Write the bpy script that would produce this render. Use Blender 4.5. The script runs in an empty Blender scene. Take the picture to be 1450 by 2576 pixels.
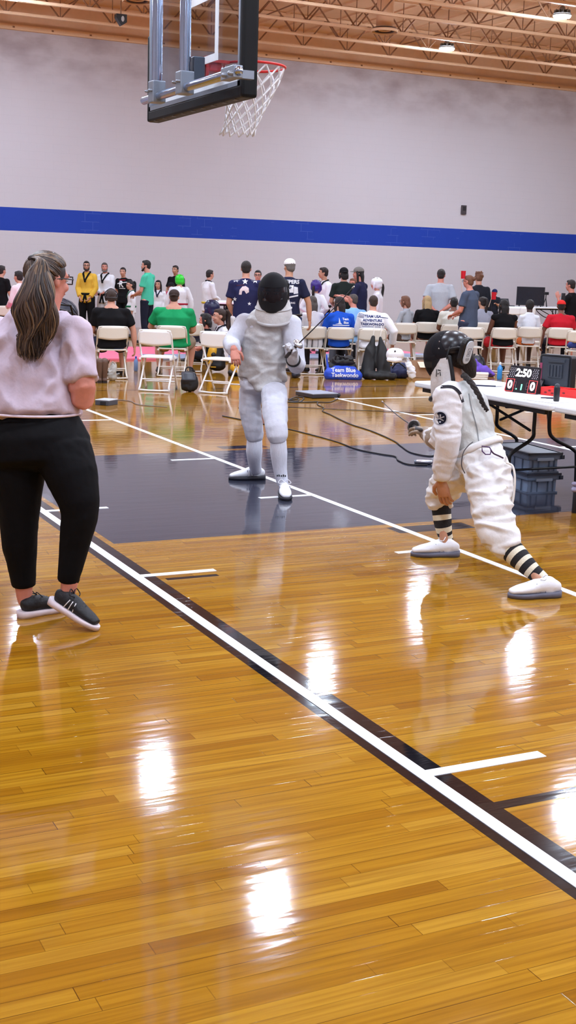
import bpy, bmesh, math, random
from mathutils import Vector as V, Matrix, noise
from mathutils.bvhtree import BVHTree
random.seed(7)
SC = bpy.context.scene
COL = SC.collection
R = math.radians
# ------------------------------------------------------------------ camera model (pixels of the 1450x2576 frame)
FPX, CX, CY, CAMH = 3159.87, 725.0, 1288.0, 1.6
def _vp(x, y): return V(((x-CX)/FPX, (y-CY)/FPX, 1)).normalized()
AX = _vp(7300, 873); AY = _vp(-835, 632); AZ = AX.cross(AY).normalized(); AY = AZ.cross(AX).normalized()
EYE = V((0, 0, CAMH))
def ray(px, py):
    c = V(((px-CX)/FPX, (py-CY)/FPX, 1)); return V((AX.dot(c), AY.dot(c), AZ.dot(c)))
def at(px, py, D): return EYE + ray(px, py)*D                      # a point D metres in front of the camera
def on(px, py, z=0.0):
    r = ray(px, py); return EYE + r*((z-CAMH)/r.z)                 # a point on a level plane
def aty(px, py, Y): r = ray(px, py); return EYE + r*(Y/r.y)
def atx(px, py, X): r = ray(px, py); return EYE + r*(X/r.x)
WALL_Y = 31.5
# ------------------------------------------------------------------ materials
def lin(c):
    return tuple((x/255/12.92 if x/255 <= .04045 else ((x/255+.055)/1.055)**2.4) for x in c)
_M = {}
def mat(name, rgb, rough=.6, metal=0, bump=0, bscale=40, var=0, emit=0, spec=.5, coat=0, stretch=None, sheen=0):
    if name in _M: return _M[name]
    m = bpy.data.materials.new(name); m.use_nodes = True; nt = m.node_tree; b = nt.nodes['Principled BSDF']
    c = lin(rgb)
    b.inputs['Base Color'].default_value = (*c, 1); b.inputs['Roughness'].default_value = rough
    b.inputs['Metallic'].default_value = metal; b.inputs['Specular IOR Level'].default_value = spec
    b.inputs['Coat Weight'].default_value = coat
    if sheen: b.inputs['Sheen Weight'].default_value = sheen
    if emit:
        b.inputs['Emission Color'].default_value = (*c, 1); b.inputs['Emission Strength'].default_value = emit
    tc = nt.nodes.new('ShaderNodeTexCoord'); nz = nt.nodes.new('ShaderNodeTexNoise')
    mp = nt.nodes.new('ShaderNodeMapping'); nt.links.new(tc.outputs['Object'], mp.inputs[0]); nt.links.new(mp.outputs[0], nz.inputs['Vector'])
    if stretch: mp.inputs['Scale'].default_value = stretch
    nz.inputs['Scale'].default_value = bscale; nz.inputs['Detail'].default_value = 4
    if bump:
        bp = nt.nodes.new('ShaderNodeBump'); bp.inputs['Strength'].default_value = bump; bp.inputs['Distance'].default_value = .02
        nt.links.new(nz.outputs['Fac'], bp.inputs['Height']); nt.links.new(bp.outputs[0], b.inputs['Normal'])
    v = var if var else .06
    mx = nt.nodes.new('ShaderNodeMix'); mx.data_type = 'RGBA'
    mx.inputs[6].default_value = (*[x*(1-v) for x in c], 1); mx.inputs[7].default_value = (*[min(1, x*(1+v)) for x in c], 1)
    nt.links.new(nz.outputs['Fac'], mx.inputs[0]); nt.links.new(mx.outputs[2], b.inputs['Base Color'])
    _M[name] = m
    return m
def cloth(rgb, k=''): return mat('cloth_%d_%d_%d%s' % (*rgb, k), rgb, .85, bump=.12, bscale=45, var=.08, spec=.2)
def plastic(rgb, rough=.4): return mat('plastic_%d_%d_%d_%d' % (*rgb, int(rough*100)), rgb, rough, bscale=20)
def skinm(k):
    c = {'light': (204, 148, 126), 'pink': (204, 132, 114), 'tan': (192, 140, 112), 'brown': (112, 70, 52), 'dark': (70, 46, 38)}[k]
    return mat('skin_'+k, c, .55, bump=.06, bscale=60, var=.1)
def hairm(k):
    c = {'black': (22, 18, 18), 'brown': (58, 40, 32), 'dark': (36, 27, 25), 'grey': (112, 108, 106), 'blond': (196, 166, 120), 'auburn': (120, 78, 56), 'salt': (84, 76, 72)}[k]
    return mat('hair_'+k, c, .5, bump=.8, bscale=30, var=.3, stretch=(6, 6, .7))
# ------------------------------------------------------------------ mesh helpers
def ring_frame(t, side):
    s = side - t*side.dot(t)
    if s.length < 1e-4: s = t.orthogonal()
    s.normalize(); return s, t.cross(s).normalized()
CAPF = [.9]
def tube(bm, pts, rad, side=None, seg=10, cap=True, mi=0, band=None, closed=False):
    """loft along pts; rad = r or (ra along side, rb across)"""
    pts = [V(p) for p in pts]; n = len(pts)
    if not isinstance(rad, list): rad = [rad]*n
    rad = [(r, r) if not isinstance(r, tuple) else r for r in rad]
    T = []
    for i in range(n):
        a = pts[(i-1) % n] if closed else pts[max(i-1, 0)]; b = pts[(i+1) % n] if closed else pts[min(i+1, n-1)]
        t = (b-a); T.append(t.normalized() if t.length > 1e-9 else V((0, 0, 1)))
    sd = V(side) if side is not None else T[0].orthogonal()
    rings = []; bands = []
    def addring(c, t, ra, rb, s):
        a, b = ring_frame(t, s)
        rings.append([bm.verts.new(c + a*(ra*math.cos(2*math.pi*k/seg)) + b*(rb*math.sin(2*math.pi*k/seg))) for k in range(seg)])
    cur = sd
    capk = (R(65), R(33))
    if cap and not closed:
        r = min(rad[0])*CAPF[0]/.9; p0 = bm.verts.new(pts[0]-T[0]*r*.9)
        for a in capk: addring(pts[0]-T[0]*r*.9*math.sin(a), T[0], rad[0][0]*math.cos(a), rad[0][1]*math.cos(a), cur); bands.append(0)
    for i in range(n):
        s, _ = ring_frame(T[i], cur)
        if side is None: cur = s
        addring(pts[i], T[i], *rad[i], s if side is None else sd); bands.append(i)
    if cap and not closed:
        r = min(rad[-1])*CAPF[0]/.9
        for a in reversed(capk): addring(pts[-1]+T[-1]*r*.9*math.sin(a), T[-1], rad[-1][0]*math.cos(a), rad[-1][1]*math.cos(a), cur if side is None else sd); bands.append(n-1)
        p1 = bm.verts.new(pts[-1]+T[-1]*r*.9)
    m = len(rings)
    for i in range(m if closed else m-1):
        A, B = rings[i], rings[(i+1) % m]
        for k in range(seg):
            f = bm.faces.new((A[k], A[(k+1) % seg], B[(k+1) % seg], B[k])); f.smooth = True
            f.material_index = band[bands[i]] if band else mi
    if cap and not closed:
        for k in range(seg):
            f = bm.faces.new((p0, rings[0][(k+1) % seg], rings[0][k])); f.smooth = True; f.material_index = band[0] if band else mi
            f = bm.faces.new((p1, rings[-1][k], rings[-1][(k+1) % seg])); f.smooth = True; f.material_index = band[-1] if band else mi
def ell(bm, c, r, rot=None, mi=0, u=16, v=10):
    m = Matrix.Translation(V(c)) @ (rot.to_4x4() if rot is not None else Matrix.Identity(4)) @ Matrix.Diagonal((*r, 1))
    res = bmesh.ops.create_uvsphere(bm, u_segments=u, v_segments=v, radius=1, matrix=m)
    fs = set(f for w in res['verts'] for f in w.link_faces)
    for f in fs: f.smooth = True; f.material_index = mi
def box(bm, lo, hi, mi=0, mtx=None, bev=0):
    lo, hi = V(lo), V(hi)
    m = Matrix.Translation((lo+hi)/2) @ Matrix.Diagonal((*(hi-lo), 1))
    if mtx is not None: m = mtx @ m
    b2 = bmesh.new(); bmesh.ops.create_cube(b2, size=1, matrix=m)
    if bev: bmesh.ops.bevel(b2, geom=b2.edges[:], offset=bev, segments=2, affect='EDGES', profile=.6)
    vm = {v: bm.verts.new(v.co) for v in b2.verts}
    for f in b2.faces:
        g = bm.faces.new([vm[v] for v in f.verts]); g.material_index = mi
    b2.free()
def prism(bm, poly, d, mi=0):
    """extrude a planar polygon (list of points) by vector d"""
    a = [bm.verts.new(V(p)) for p in poly]; b = [bm.verts.new(V(p)+V(d)) for p in poly]; n = len(a)
    fs = [bm.faces.new(list(reversed(a))), bm.faces.new(b)]
    for i in range(n): fs.append(bm.faces.new((a[i], a[(i+1) % n], b[(i+1) % n], b[i])))
    for f in fs: f.material_index = mi
    return fs
def smooth_path(pts, n=6):
    pts = [V(p) for p in pts]; out = []
    for i in range(len(pts)-1):
        p0, p1, p2, p3 = pts[max(i-1, 0)], pts[i], pts[i+1], pts[min(i+2, len(pts)-1)]
        for k in range(n):
            t = k/n
            out.append(.5*((2*p1)+(p2-p0)*t+(2*p0-5*p1+4*p2-p3)*t*t+(3*p1-p0-3*p2+p3)*t**3))
    out.append(pts[-1]); return out
def rrect(w, h, r, n=5):
    o = []
    for cx, cy, a0 in ((w/2-r, h/2-r, 0), (-w/2+r, h/2-r, 90), (-w/2+r, -h/2+r, 180), (w/2-r, -h/2+r, 270)):
        for k in range(n+1):
            a = R(a0+90*k/n); o.append((cx+r*math.cos(a), cy+r*math.sin(a)))
    return o
def obj(name, bm, m, parent=None, bevel=0, label=None):
    me = bpy.data.meshes.new(name); bmesh.ops.recalc_face_normals(bm, faces=bm.faces[:]); bm.to_mesh(me); bm.free()
    for x in (m if isinstance(m, (list, tuple)) else [m]): me.materials.append(x)
    o = bpy.data.objects.new(name, me); COL.objects.link(o)
    if parent is not None: o.parent = parent
    if bevel:
        b = o.modifiers.new('b', 'BEVEL'); b.width = bevel; b.segments = 2; b.limit_method = 'ANGLE'
    if label: o['label'] = label
    return o
def tag(o, label, cat, group=None):
    o['label'] = label; o['category'] = cat
    if group: o['group'] = group
    return o
def thing(name, label, cat, loc=(0, 0, 0), rz=0, group=None):
    o = bpy.data.objects.new(name, None); COL.objects.link(o); o.empty_display_size = .1
    o.location = loc; o.rotation_euler = (0, 0, rz)
    return tag(o, label, cat, group)
def struct(name, bm, m, parent=None):
    o = obj(name, bm, m, parent)
    if parent is None: o['kind'] = 'structure'
    return o
def copy_tree(o, parent=None):
    c = o.copy(); COL.objects.link(c)
    if parent is not None: c.parent = parent
    for ch in list(o.children): copy_tree(ch, c)
    return c
# things grown as one skin: overlapping lofts fused by a voxel remesh, baked once at the end
QUEUE = []
def grown(name, bm, m, parent, voxel=.014, it=5, extra=None, fold=None):
    o = obj(name, bm, m, parent)
    r = o.modifiers.new('r', 'REMESH'); r.mode = 'VOXEL'; r.voxel_size = voxel; r.use_smooth_shade = True
    if it:
        s = o.modifiers.new('s', 'SMOOTH'); s.iterations = it; s.factor = .5
    QUEUE.append((o, extra, fold)); return o
DECALS = []
def flush():
    dg = bpy.context.evaluated_depsgraph_get()
    done = []
    for o, extra, fold in QUEUE:
        me = bpy.data.meshes.new_from_object(o.evaluated_get(dg)); done.append((o, extra, fold, me))
    for o, extra, fold, me in done:
        o.modifiers.clear(); old = o.data; mats = [x for x in old.materials]
        if fold or extra is not None:
            bm = bmesh.new(); bm.from_mesh(me)
            if fold:
                bm.normal_update()
                ds = [(v, v.normal*fold(v.co, v.normal)) for v in bm.verts]
                for v, d in ds: v.co += d
            bm.to_mesh(me)
            if extra is not None:
                em = bpy.data.meshes.new('x'); extra.to_mesh(em); extra.free(); bm.from_mesh(em); bm.to_mesh(me); bpy.data.meshes.remove(em)
            bm.free()
        o.data = me; me.name = o.name
        if not me.materials:
            for x in mats: me.materials.append(x)
        for p in me.polygons: p.use_smooth = True
    QUEUE.clear()
    for o, target, d, off in DECALS:
        trees = []
        for tg in (target if isinstance(target, list) else [target]):
            bm = bmesh.new(); bm.from_mesh(tg.data); trees.append(BVHTree.FromBMesh(bm)); bm.free()
        tree = trees[0]
        bb = bmesh.new(); bb.from_mesh(o.data)
        bmesh.ops.triangulate(bb, faces=bb.faces[:])
        for _ in range(4):
            es = [e for e in bb.edges if e.calc_length() > .03]
            if not es: break
            bmesh.ops.subdivide_edges(bb, edges=es, cuts=1); bmesh.ops.triangulate(bb, faces=bb.faces[:])
        for v in bb.verts:
            hs = [h for h in (q.ray_cast(v.co - d*.6, d) for q in trees) if h[0] is not None]
            h = min(hs, key=lambda h: h[3]) if hs else (None,)
            if h[0] is None: h = tree.find_nearest(v.co + d*.42)
            if h[0] is not None: v.co = h[0] - d*off
        bb.to_mesh(o.data); bb.free()
    DECALS.clear()
def text_polys(s, size, bold=0.0):
    cu = bpy.data.curves.new('t', 'FONT'); cu.body = s; cu.size = size; cu.align_x = 'CENTER'; cu.align_y = 'CENTER'; cu.fill_mode = 'FRONT'; cu.offset = bold
    cu.resolution_u = 3
    o = bpy.data.objects.new('t', cu); COL.objects.link(o)
    me = bpy.data.meshes.new_from_object(o.evaluated_get(bpy.context.evaluated_depsgraph_get()))
    bpy.data.objects.remove(o); bpy.data.curves.remove(cu); return me
def add_text(bm, s, size, mtx, bold=0.0, mi=0):
    me = text_polys(s, size, bold); me.transform(mtx)
    n = len(bm.faces); bm.from_mesh(me); bm.faces.ensure_lookup_table()
    for f in bm.faces[n:]: f.material_index = mi
    bpy.data.meshes.remove(me)
def face_mtx(origin, right, up):
    right = V(right).normalized(); up = V(up).normalized(); nn = right.cross(up)
    m = Matrix((right, up, nn)).transposed().to_4x4(); m.translation = V(origin); return m
# ------------------------------------------------------------------ setting
def nd(nt, t, **k):
    n = nt.nodes.new(t)
    for a, b in k.items(): setattr(n, a, b)
    return n
def mth(nt, op, a, b=None, c=None, clamp=False):
    n = nt.nodes.new('ShaderNodeMath'); n.operation = op; n.use_clamp = clamp
    for i, x in enumerate((a, b, c)):
        if x is None: continue
        if isinstance(x, (int, float)): n.inputs[i].default_value = x
        else: nt.links.new(x, n.inputs[i])
    return n.outputs[0]
def mixc(nt, f, a, b, mode='MIX'):
    n = nd(nt, 'ShaderNodeMix', data_type='RGBA', blend_type=mode)
    for i, x in ((0, f), (6, a), (7, b)):
        if isinstance(x, (int, float)): n.inputs[i].default_value = x
        elif isinstance(x, tuple): n.inputs[i].default_value = (*lin(x), 1)
        else: nt.links.new(x, n.inputs[i])
    return n.outputs[2]
def rectmask(nt, x, y, x0, x1, y0, y1):
    a = mth(nt, 'MULTIPLY', mth(nt, 'GREATER_THAN', x, x0), mth(nt, 'LESS_THAN', x, x1))
    b = mth(nt, 'MULTIPLY', mth(nt, 'GREATER_THAN', y, y0), mth(nt, 'LESS_THAN', y, y1))
    return mth(nt, 'MULTIPLY', a, b)
def floor_mat():
    m = bpy.data.materials.new('varnished_maple'); m.use_nodes = True; nt = m.node_tree; b = nt.nodes['Principled BSDF']
    tc = nd(nt, 'ShaderNodeTexCoord'); sp = nd(nt, 'ShaderNodeSeparateXYZ'); nt.links.new(tc.outputs['Object'], sp.inputs[0])
    x, y = sp.outputs[0], sp.outputs[1]
    W = .057
    row = mth(nt, 'FLOOR', mth(nt, 'DIVIDE', y, W))
    w1 = nd(nt, 'ShaderNodeTexWhiteNoise', noise_dimensions='1D'); nt.links.new(row, w1.inputs['W'])
    xs = mth(nt, 'ADD', mth(nt, 'DIVIDE', x, .82), mth(nt, 'MULTIPLY', w1.outputs['Value'], 9.0))
    col = mth(nt, 'FLOOR', xs)
    cb = nd(nt, 'ShaderNodeCombineXYZ'); nt.links.new(row, cb.inputs[0]); nt.links.new(col, cb.inputs[1])
    w2 = nd(nt, 'ShaderNodeTexWhiteNoise', noise_dimensions='2D'); nt.links.new(cb.outputs[0], w2.inputs['Vector'])
    rmp = nd(nt, 'ShaderNodeValToRGB'); nt.links.new(w2.outputs['Value'], rmp.inputs[0])
    e = rmp.color_ramp.elements
    e[0].position = 0; e[0].color = (*lin(FL[0]), 1); e[1].position = 1; e[1].color = (*lin(FL[3]), 1)
    k = rmp.color_ramp.elements.new(.22); k.color = (*lin(FL[1]), 1)
    k = rmp.color_ramp.elements.new(.7); k.color = (*lin(FL[2]), 1)
    # grain
    mp = nd(nt, 'ShaderNodeMapping'); mp.inputs['Scale'].default_value = (2.2, 60, 1); nt.links.new(tc.outputs['Object'], mp.inputs[0])
    gn = nd(nt, 'ShaderNodeTexNoise'); gn.inputs['Scale'].default_value = 1; gn.inputs['Detail'].default_value = 6; nt.links.new(mp.outputs[0], gn.inputs['Vector'])
    wood = mixc(nt, mth(nt, 'MULTIPLY', mth(nt, 'SUBTRACT', gn.outputs['Fac'], .40, clamp=True), 1.9, clamp=True), rmp.outputs[0], (112, 68, 12))
    mp2 = nd(nt, 'ShaderNodeMapping'); mp2.inputs['Scale'].default_value = (.55, 3.0, 1); nt.links.new(tc.outputs['Object'], mp2.inputs[0])
    bn = nd(nt, 'ShaderNodeTexNoise'); bn.inputs['Scale'].default_value = 1; bn.inputs['Detail'].default_value = 5; nt.links.new(mp2.outputs[0], bn.inputs['Vector'])
    wood = mixc(nt, mth(nt, 'MULTIPLY', mth(nt, 'SUBTRACT', bn.outputs['Fac'], .5, clamp=True), 1.6, clamp=True), wood, (132, 80, 16))
    # seams between boards and at board ends
    fy = mth(nt, 'FRACT', mth(nt, 'DIVIDE', y, W)); fx = mth(nt, 'FRACT', xs)
    sy = mth(nt, 'LESS_THAN', mth(nt, 'MINIMUM', fy, mth(nt, 'SUBTRACT', 1.0, fy)), .022)
    sx = mth(nt, 'LESS_THAN', mth(nt, 'MINIMUM', fx, mth(nt, 'SUBTRACT', 1.0, fx)), .0014)
    seam = mth(nt, 'MAXIMUM', sy, sx)
    seamn = mth(nt, 'MULTIPLY', seam, mth(nt, 'ADD', .25, mth(nt, 'MULTIPLY', w1.outputs['Value'], .75)))
    wood = mixc(nt, seamn, wood, (78, 45, 13))
    # court paint
    blk = None
    for r in PAINT_BLACK:
        q = rectmask(nt, x, y, *r); blk = q if blk is None else mth(nt, 'MAXIMUM', blk, q)
    key = rectmask(nt, x, y, *PAINT_KEY)
    cdx = mth(nt, 'SUBTRACT', x, PAINT_KEY[1]); cdy = mth(nt, 'SUBTRACT', y, (PAINT_KEY[2]+PAINT_KEY[3])/2)
    pnt = mixc(nt, seamn, mixc(nt, gn.outputs['Fac'], (44, 46, 58), (58, 60, 74)), (30, 30, 40))
    cc = mixc(nt, key, wood, pnt)
    cc = mixc(nt, blk, cc, mixc(nt, seamn, (15, 15, 22), (8, 8, 13)))
    # a dark wet-looking stain at the near left and a scuff
    nt.links.new(cc, b.inputs['Base Color'])
    # waviness of the finish
    mp3 = nd(nt, 'ShaderNodeMapping'); mp3.inputs['Scale'].default_value = (2.0, 9, 1); nt.links.new(tc.outputs['Object'], mp3.inputs[0])
    wv = nd(nt, 'ShaderNodeTexNoise'); wv.inputs['Scale'].default_value = 1.2; wv.inputs['Detail'].default_value = 3; nt.links.new(mp3.outputs[0], wv.inputs['Vector'])
    mp4 = nd(nt, 'ShaderNodeMapping'); mp4.inputs['Scale'].default_value = (5, 34, 1); nt.links.new(tc.outputs['Object'], mp4.inputs[0])
    wv2 = nd(nt, 'ShaderNodeTexNoise'); wv2.inputs['Scale'].default_value = 1.0; wv2.inputs['Detail'].default_value = 2; nt.links.new(mp4.outputs[0], wv2.inputs['Vector'])
    hgt = mth(nt, 'ADD', mth(nt, 'ADD', wv.outputs['Fac'], mth(nt, 'MULTIPLY', wv2.outputs['Fac'], .22)), mth(nt, 'MULTIPLY', w2.outputs['Value'], .10))
    hgt = mth(nt, 'ADD', hgt, mth(nt, 'MULTIPLY', seam, -.12))
    bp = nd(nt, 'ShaderNodeBump'); bp.inputs['Strength'].default_value = FLOOR_BUMP; bp.inputs['Distance'].default_value = .01
    nt.links.new(hgt, bp.inputs['Height']); nt.links.new(bp.outputs[0], b.inputs['Normal'])
    b.inputs['Roughness'].default_value = .07
    b.inputs['Specular IOR Level'].default_value = .5
    b.inputs['IOR'].default_value = 1.5
    return m
FL = [(142, 93, 17), (158, 109, 22), (167, 119, 28), (178, 132, 40)]
FLOOR_BUMP = .09
y3 = on(1330, 2012).y
PAINT_KEY = (2.245, 8.15, 6.87, 10.215)
a0, a1 = on(418, 1457), on(548, 1446)
b0, b1 = on(556, 1128), on(612, 1130)
c0, c1 = on(1085, 1318), on(1190, 1316)
PAINT_BLACK = [(2.046, 2.205, -6, 26), (2.2, 30, y3-.026, y3+.026), (2.2, 30, 15.58, 15.64), (a0.x, a1.x, a0.y-.025, a0.y+.02),
               (b0.x, b0.x+.46, 10.3, 10.48), (c0.x-.35, c0.x+.22, 6.6, 6.78)]
bm = bmesh.new(); box(bm, (-9, -9, -.1), (34, WALL_Y, 0))
FLOOR = struct('floor', bm, floor_mat())
WHITE_TAPE = mat('white_tape', (244, 246, 250), .35, bump=.05, bscale=30, var=.02)
def tape(x0, x1, y0, y1, label):
    bm = bmesh.new(); box(bm, (x0, y0, .0), (x1, y1, .0022)); o = obj('tape_line', bm, WHITE_TAPE, FLOOR); o['label'] = label
TA, TB, TC = 2.113, 4.108, 7.60
w = .025
tape(TA-w, TA+w, 1.0, 20, 'white tape along the black baseline'); tape(TB-w, TB+w, 1.0, 15.4, 'white tape under the fencers')
tape(TC-w, TC+w, 2.0, 14.2, 'white tape beyond the lunging fencer')
xd = on(1330, 1023).x
tape(xd-w, xd+w, 2.0, 14.0, 'white tape running below the folding tables')
for px, py, x0, x1 in ((541, 1434, TA, None), (1364, 1897, TA, None), (271, 1277, TA, None), (431, 1158, None, TB), (653, 1253, None, TB), (998, 1391, None, TB), (207, 1058, None, TB),
                       (1050, 1044, TC, TC+.52), (1440, 1124, TC, TC+.5), (853, 1003.5, TC, 10.4), (1322, 1037, None, xd)):
    p = on(px, py); tape((x0+w if x0 in (TA, TC) else x0) if x0 is not None else p.x, (x1-w if x1 in (TB, xd) else x1) if x1 is not None else p.x, p.y-w, p.y+w, 'short white tape mark')
# stain on the boards near the left edge
# walls
def wall_mat(name, rgb, blockbump=.15, stripe=False, stain=False):
    m = bpy.data.materials.new(name); m.use_nodes = True; nt = m.node_tree; b = nt.nodes['Principled BSDF']
    tc = nd(nt, 'ShaderNodeTexCoord'); sp = nd(nt, 'ShaderNodeSeparateXYZ'); nt.links.new(tc.outputs['Object'], sp.inputs[0])
    cb = nd(nt, 'ShaderNodeCombineXYZ'); nt.links.new(mth(nt, 'ADD', sp.outputs[0], sp.outputs[1]), cb.inputs[0]); nt.links.new(sp.outputs[2], cb.inputs[1])
    br = nd(nt, 'ShaderNodeTexBrick'); nt.links.new(cb.outputs[0], br.inputs['Vector'])
    br.inputs['Scale'].default_value = 1; br.inputs['Brick Width'].default_value = .406; br.inputs['Row Height'].default_value = .203
    br.inputs['Mortar Size'].default_value = .006; br.inputs['Mortar Smooth'].default_value = .3
    br.inputs['Color1'].default_value = (.5, .5, .5, 1); br.inputs['Color2'].default_value = (.54, .54, .54, 1); br.inputs['Mortar'].default_value = (.0, .0, .0, 1)
    n = nd(nt, 'ShaderNodeTexNoise'); n.inputs['Scale'].default_value = .7; n.inputs['Detail'].default_value = 5; nt.links.new(tc.outputs['Object'], n.inputs['Vector'])
    c = mixc(nt, mth(nt, 'MULTIPLY', n.outputs['Fac'], .25), rgb, tuple(int(q*.9) for q in rgb))
    c = mixc(nt, mth(nt, 'MULTIPLY', br.outputs['Fac'], .08), c, tuple(int(q*.8) for q in rgb))
    if stripe:
        s = mth(nt, 'MULTIPLY', mth(nt, 'GREATER_THAN', sp.outputs[2], STRIPE[0]), mth(nt, 'LESS_THAN', sp.outputs[2], STRIPE[1]))
        n2 = nd(nt, 'ShaderNodeTexNoise'); n2.inputs['Scale'].default_value = 1.1; nt.links.new(tc.outputs['Object'], n2.inputs['Vector'])
        bl = mixc(nt, mth(nt, 'MULTIPLY', br.outputs['Fac'], mth(nt, 'MULTIPLY', mth(nt, 'GREATER_THAN', n2.outputs['Fac'], .6), .3)), (26, 62, 168), (110, 140, 215))
        c = mixc(nt, s, c, bl)
        # weathered patches under the roof, also painting in the shade of the wall top
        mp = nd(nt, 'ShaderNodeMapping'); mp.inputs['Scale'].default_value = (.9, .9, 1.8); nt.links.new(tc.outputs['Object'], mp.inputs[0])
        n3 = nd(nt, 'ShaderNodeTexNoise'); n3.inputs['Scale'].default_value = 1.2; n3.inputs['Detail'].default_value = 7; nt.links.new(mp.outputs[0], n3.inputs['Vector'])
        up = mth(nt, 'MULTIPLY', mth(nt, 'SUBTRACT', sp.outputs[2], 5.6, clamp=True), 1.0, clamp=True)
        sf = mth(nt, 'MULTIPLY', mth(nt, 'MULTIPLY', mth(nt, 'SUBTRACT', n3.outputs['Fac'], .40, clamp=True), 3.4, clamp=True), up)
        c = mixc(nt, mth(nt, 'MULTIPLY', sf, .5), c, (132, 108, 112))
    nt.links.new(c, b.inputs['Base Color']); b.inputs['Roughness'].default_value = .62; b.inputs['Specular IOR Level'].default_value = .3
    bp = nd(nt, 'ShaderNodeBump'); bp.inputs['Strength'].default_value = blockbump; bp.inputs['Distance'].default_value = .01; bp.invert = True
    nt.links.new(br.outputs['Fac'], bp.inputs['Height']); nt.links.new(bp.outputs[0], b.inputs['Normal'])
    return m
kz = WALL_Y/22
STRIPE = (1.6+.519*kz, 1.6+.9115*kz); LEDGE = 1.6+3.797*kz; DECK = LEDGE+.78
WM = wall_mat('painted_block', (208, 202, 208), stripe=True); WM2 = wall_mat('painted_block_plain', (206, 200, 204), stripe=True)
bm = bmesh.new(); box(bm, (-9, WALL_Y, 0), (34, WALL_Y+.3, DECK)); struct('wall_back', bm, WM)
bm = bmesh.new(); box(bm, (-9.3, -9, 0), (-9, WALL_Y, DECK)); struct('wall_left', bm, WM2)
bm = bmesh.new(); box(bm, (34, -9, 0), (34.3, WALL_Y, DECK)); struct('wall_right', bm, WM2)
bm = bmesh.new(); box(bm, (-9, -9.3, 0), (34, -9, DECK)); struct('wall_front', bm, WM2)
TAN = mat('ceiling_tan', (240, 202, 166), .8, bump=.1, bscale=6, var=.08, spec=.2)
STEEL = mat('joist_steel', (246, 210, 172), .6, var=.08, spec=.3)
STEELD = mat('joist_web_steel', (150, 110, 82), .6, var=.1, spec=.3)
bm = bmesh.new(); box(bm, (-9, -9, DECK), (34, WALL_Y+.3, DECK+.1))
for i in range(60):
    x = -9+i*.72; box(bm, (x, -9, DECK-.035), (x+.05, WALL_Y, DECK))
struct('ceiling', bm, TAN)
bm = bmesh.new(); box(bm, (-9, WALL_Y-.1, LEDGE), (34, WALL_Y, LEDGE+.012)); box(bm, (-9, WALL_Y-.112, LEDGE), (34, WALL_Y-.1, LEDGE+.12))
struct('trim_1', bm, STEEL)
bm = bmesh.new(); box(bm, (-9, WALL_Y-.01, LEDGE+.09), (34, WALL_Y, DECK)); struct('trim_2', bm, TAN)
bm = bmesh.new()
for i in range(30):
    x = 2+i*.95; box(bm, (x, WALL_Y-.122, LEDGE+.04), (x+.05, WALL_Y-.112, LEDGE+.075))
struct('trim_3', bm, STEELD)
JOISTS = [29.6, 28.1, 26.65, 24.9, 23.4, 21.9, 20.4, 18.9, 17.4, 15.9]
proto = None
for i, y in enumerate(JOISTS):
    if proto is None:
        bm = bmesh.new()
        for s in (-.045, .01): box(bm, (-9, s, 0), (34, s+.035, .06))
        proto = struct('joist', bm, STEEL); proto.location = (0, y, LEDGE)
        bm = bmesh.new(); box(bm, (-9, -.05, .70), (34, .05, .77)); struct('top_chord', bm, STEEL, proto)
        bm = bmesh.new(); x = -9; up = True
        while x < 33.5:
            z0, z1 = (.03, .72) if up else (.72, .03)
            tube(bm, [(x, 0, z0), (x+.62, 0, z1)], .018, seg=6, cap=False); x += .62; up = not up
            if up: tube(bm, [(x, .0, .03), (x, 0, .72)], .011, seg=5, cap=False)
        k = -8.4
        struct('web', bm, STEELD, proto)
    else:
        c = copy_tree(proto); c.location = (((i*37) % 10)*.12-.6, y, LEDGE)
bm = bmesh.new()
for x in (4.1, 8.9, 13.4, 18.2, 23):
    tube(bm, [(x+.1, 14, LEDGE+.66), (x+.1, WALL_Y-.1, LEDGE+.66)], .015, seg=6)
struct('trim_4', bm, STEELD)
# lamps
LENS = mat('lamp_lens', (218, 234, 255), .3, emit=1.0)
LENS.node_tree.nodes['Principled BSDF'].inputs['Emission Strength'].default_value = LAMP_E if 'LAMP_E' in globals() else 640
ALU = mat('grey_aluminium', (120, 118, 116), .4, .8)
LZ = 6.95
def lamp_at(x, y, label, grp=None):
    global LAMP0
    if LAMP0 is None:
        t = LAMP0 = thing('ceiling_lamp', label, 'lamp', (x, y, LZ), 0, 'round lamps hanging under the ceiling')
        bm = bmesh.new(); tube(bm, [(0, 0, .0), (0, 0, .03)], .19, seg=28, cap=False); ell(bm, (0, 0, .035), (.19, .19, .02), u=28); obj('housing', bm, ALU, t)
        bm = bmesh.new()
        for k in range(12):
            a = k*math.pi/6; m = Matrix.Rotation(a, 4, 'Z'); box(bm, (.05, -.006, .05), (.17, .006, .11), mtx=m)
        tube(bm, [(0, 0, .04), (0, 0, .15)], .06, seg=14); obj('heat_sink', bm, ALU, t)
        bm = bmesh.new(); prism(bm, [(.185*math.cos(k*math.pi/8), .185*math.sin(k*math.pi/8), -.035) for k in range(16)], (0, 0, .035)); ul = [v for v in bm.verts if v.co.z < -.02]  # glowing side wall added to the lens to throw light up at the ceiling
        for v in ul: v.co.x *= .9; v.co.y *= .9
        obj('lens', bm, LENS, t)
        bm = bmesh.new(); tube(bm, [(0, 0, .14), (0, 0, DECK-LZ)], .008, seg=6); obj('hanger', bm, STEELD, t)
    else:
        t = copy_tree(LAMP0); t.location = (x, y, LZ); t['label'] = label
    return t
LAMP0 = None
def mir(px, py): p = on(px, py); k = (LZ+1.6)/1.6; return p.x*k, p.y*k
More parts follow.
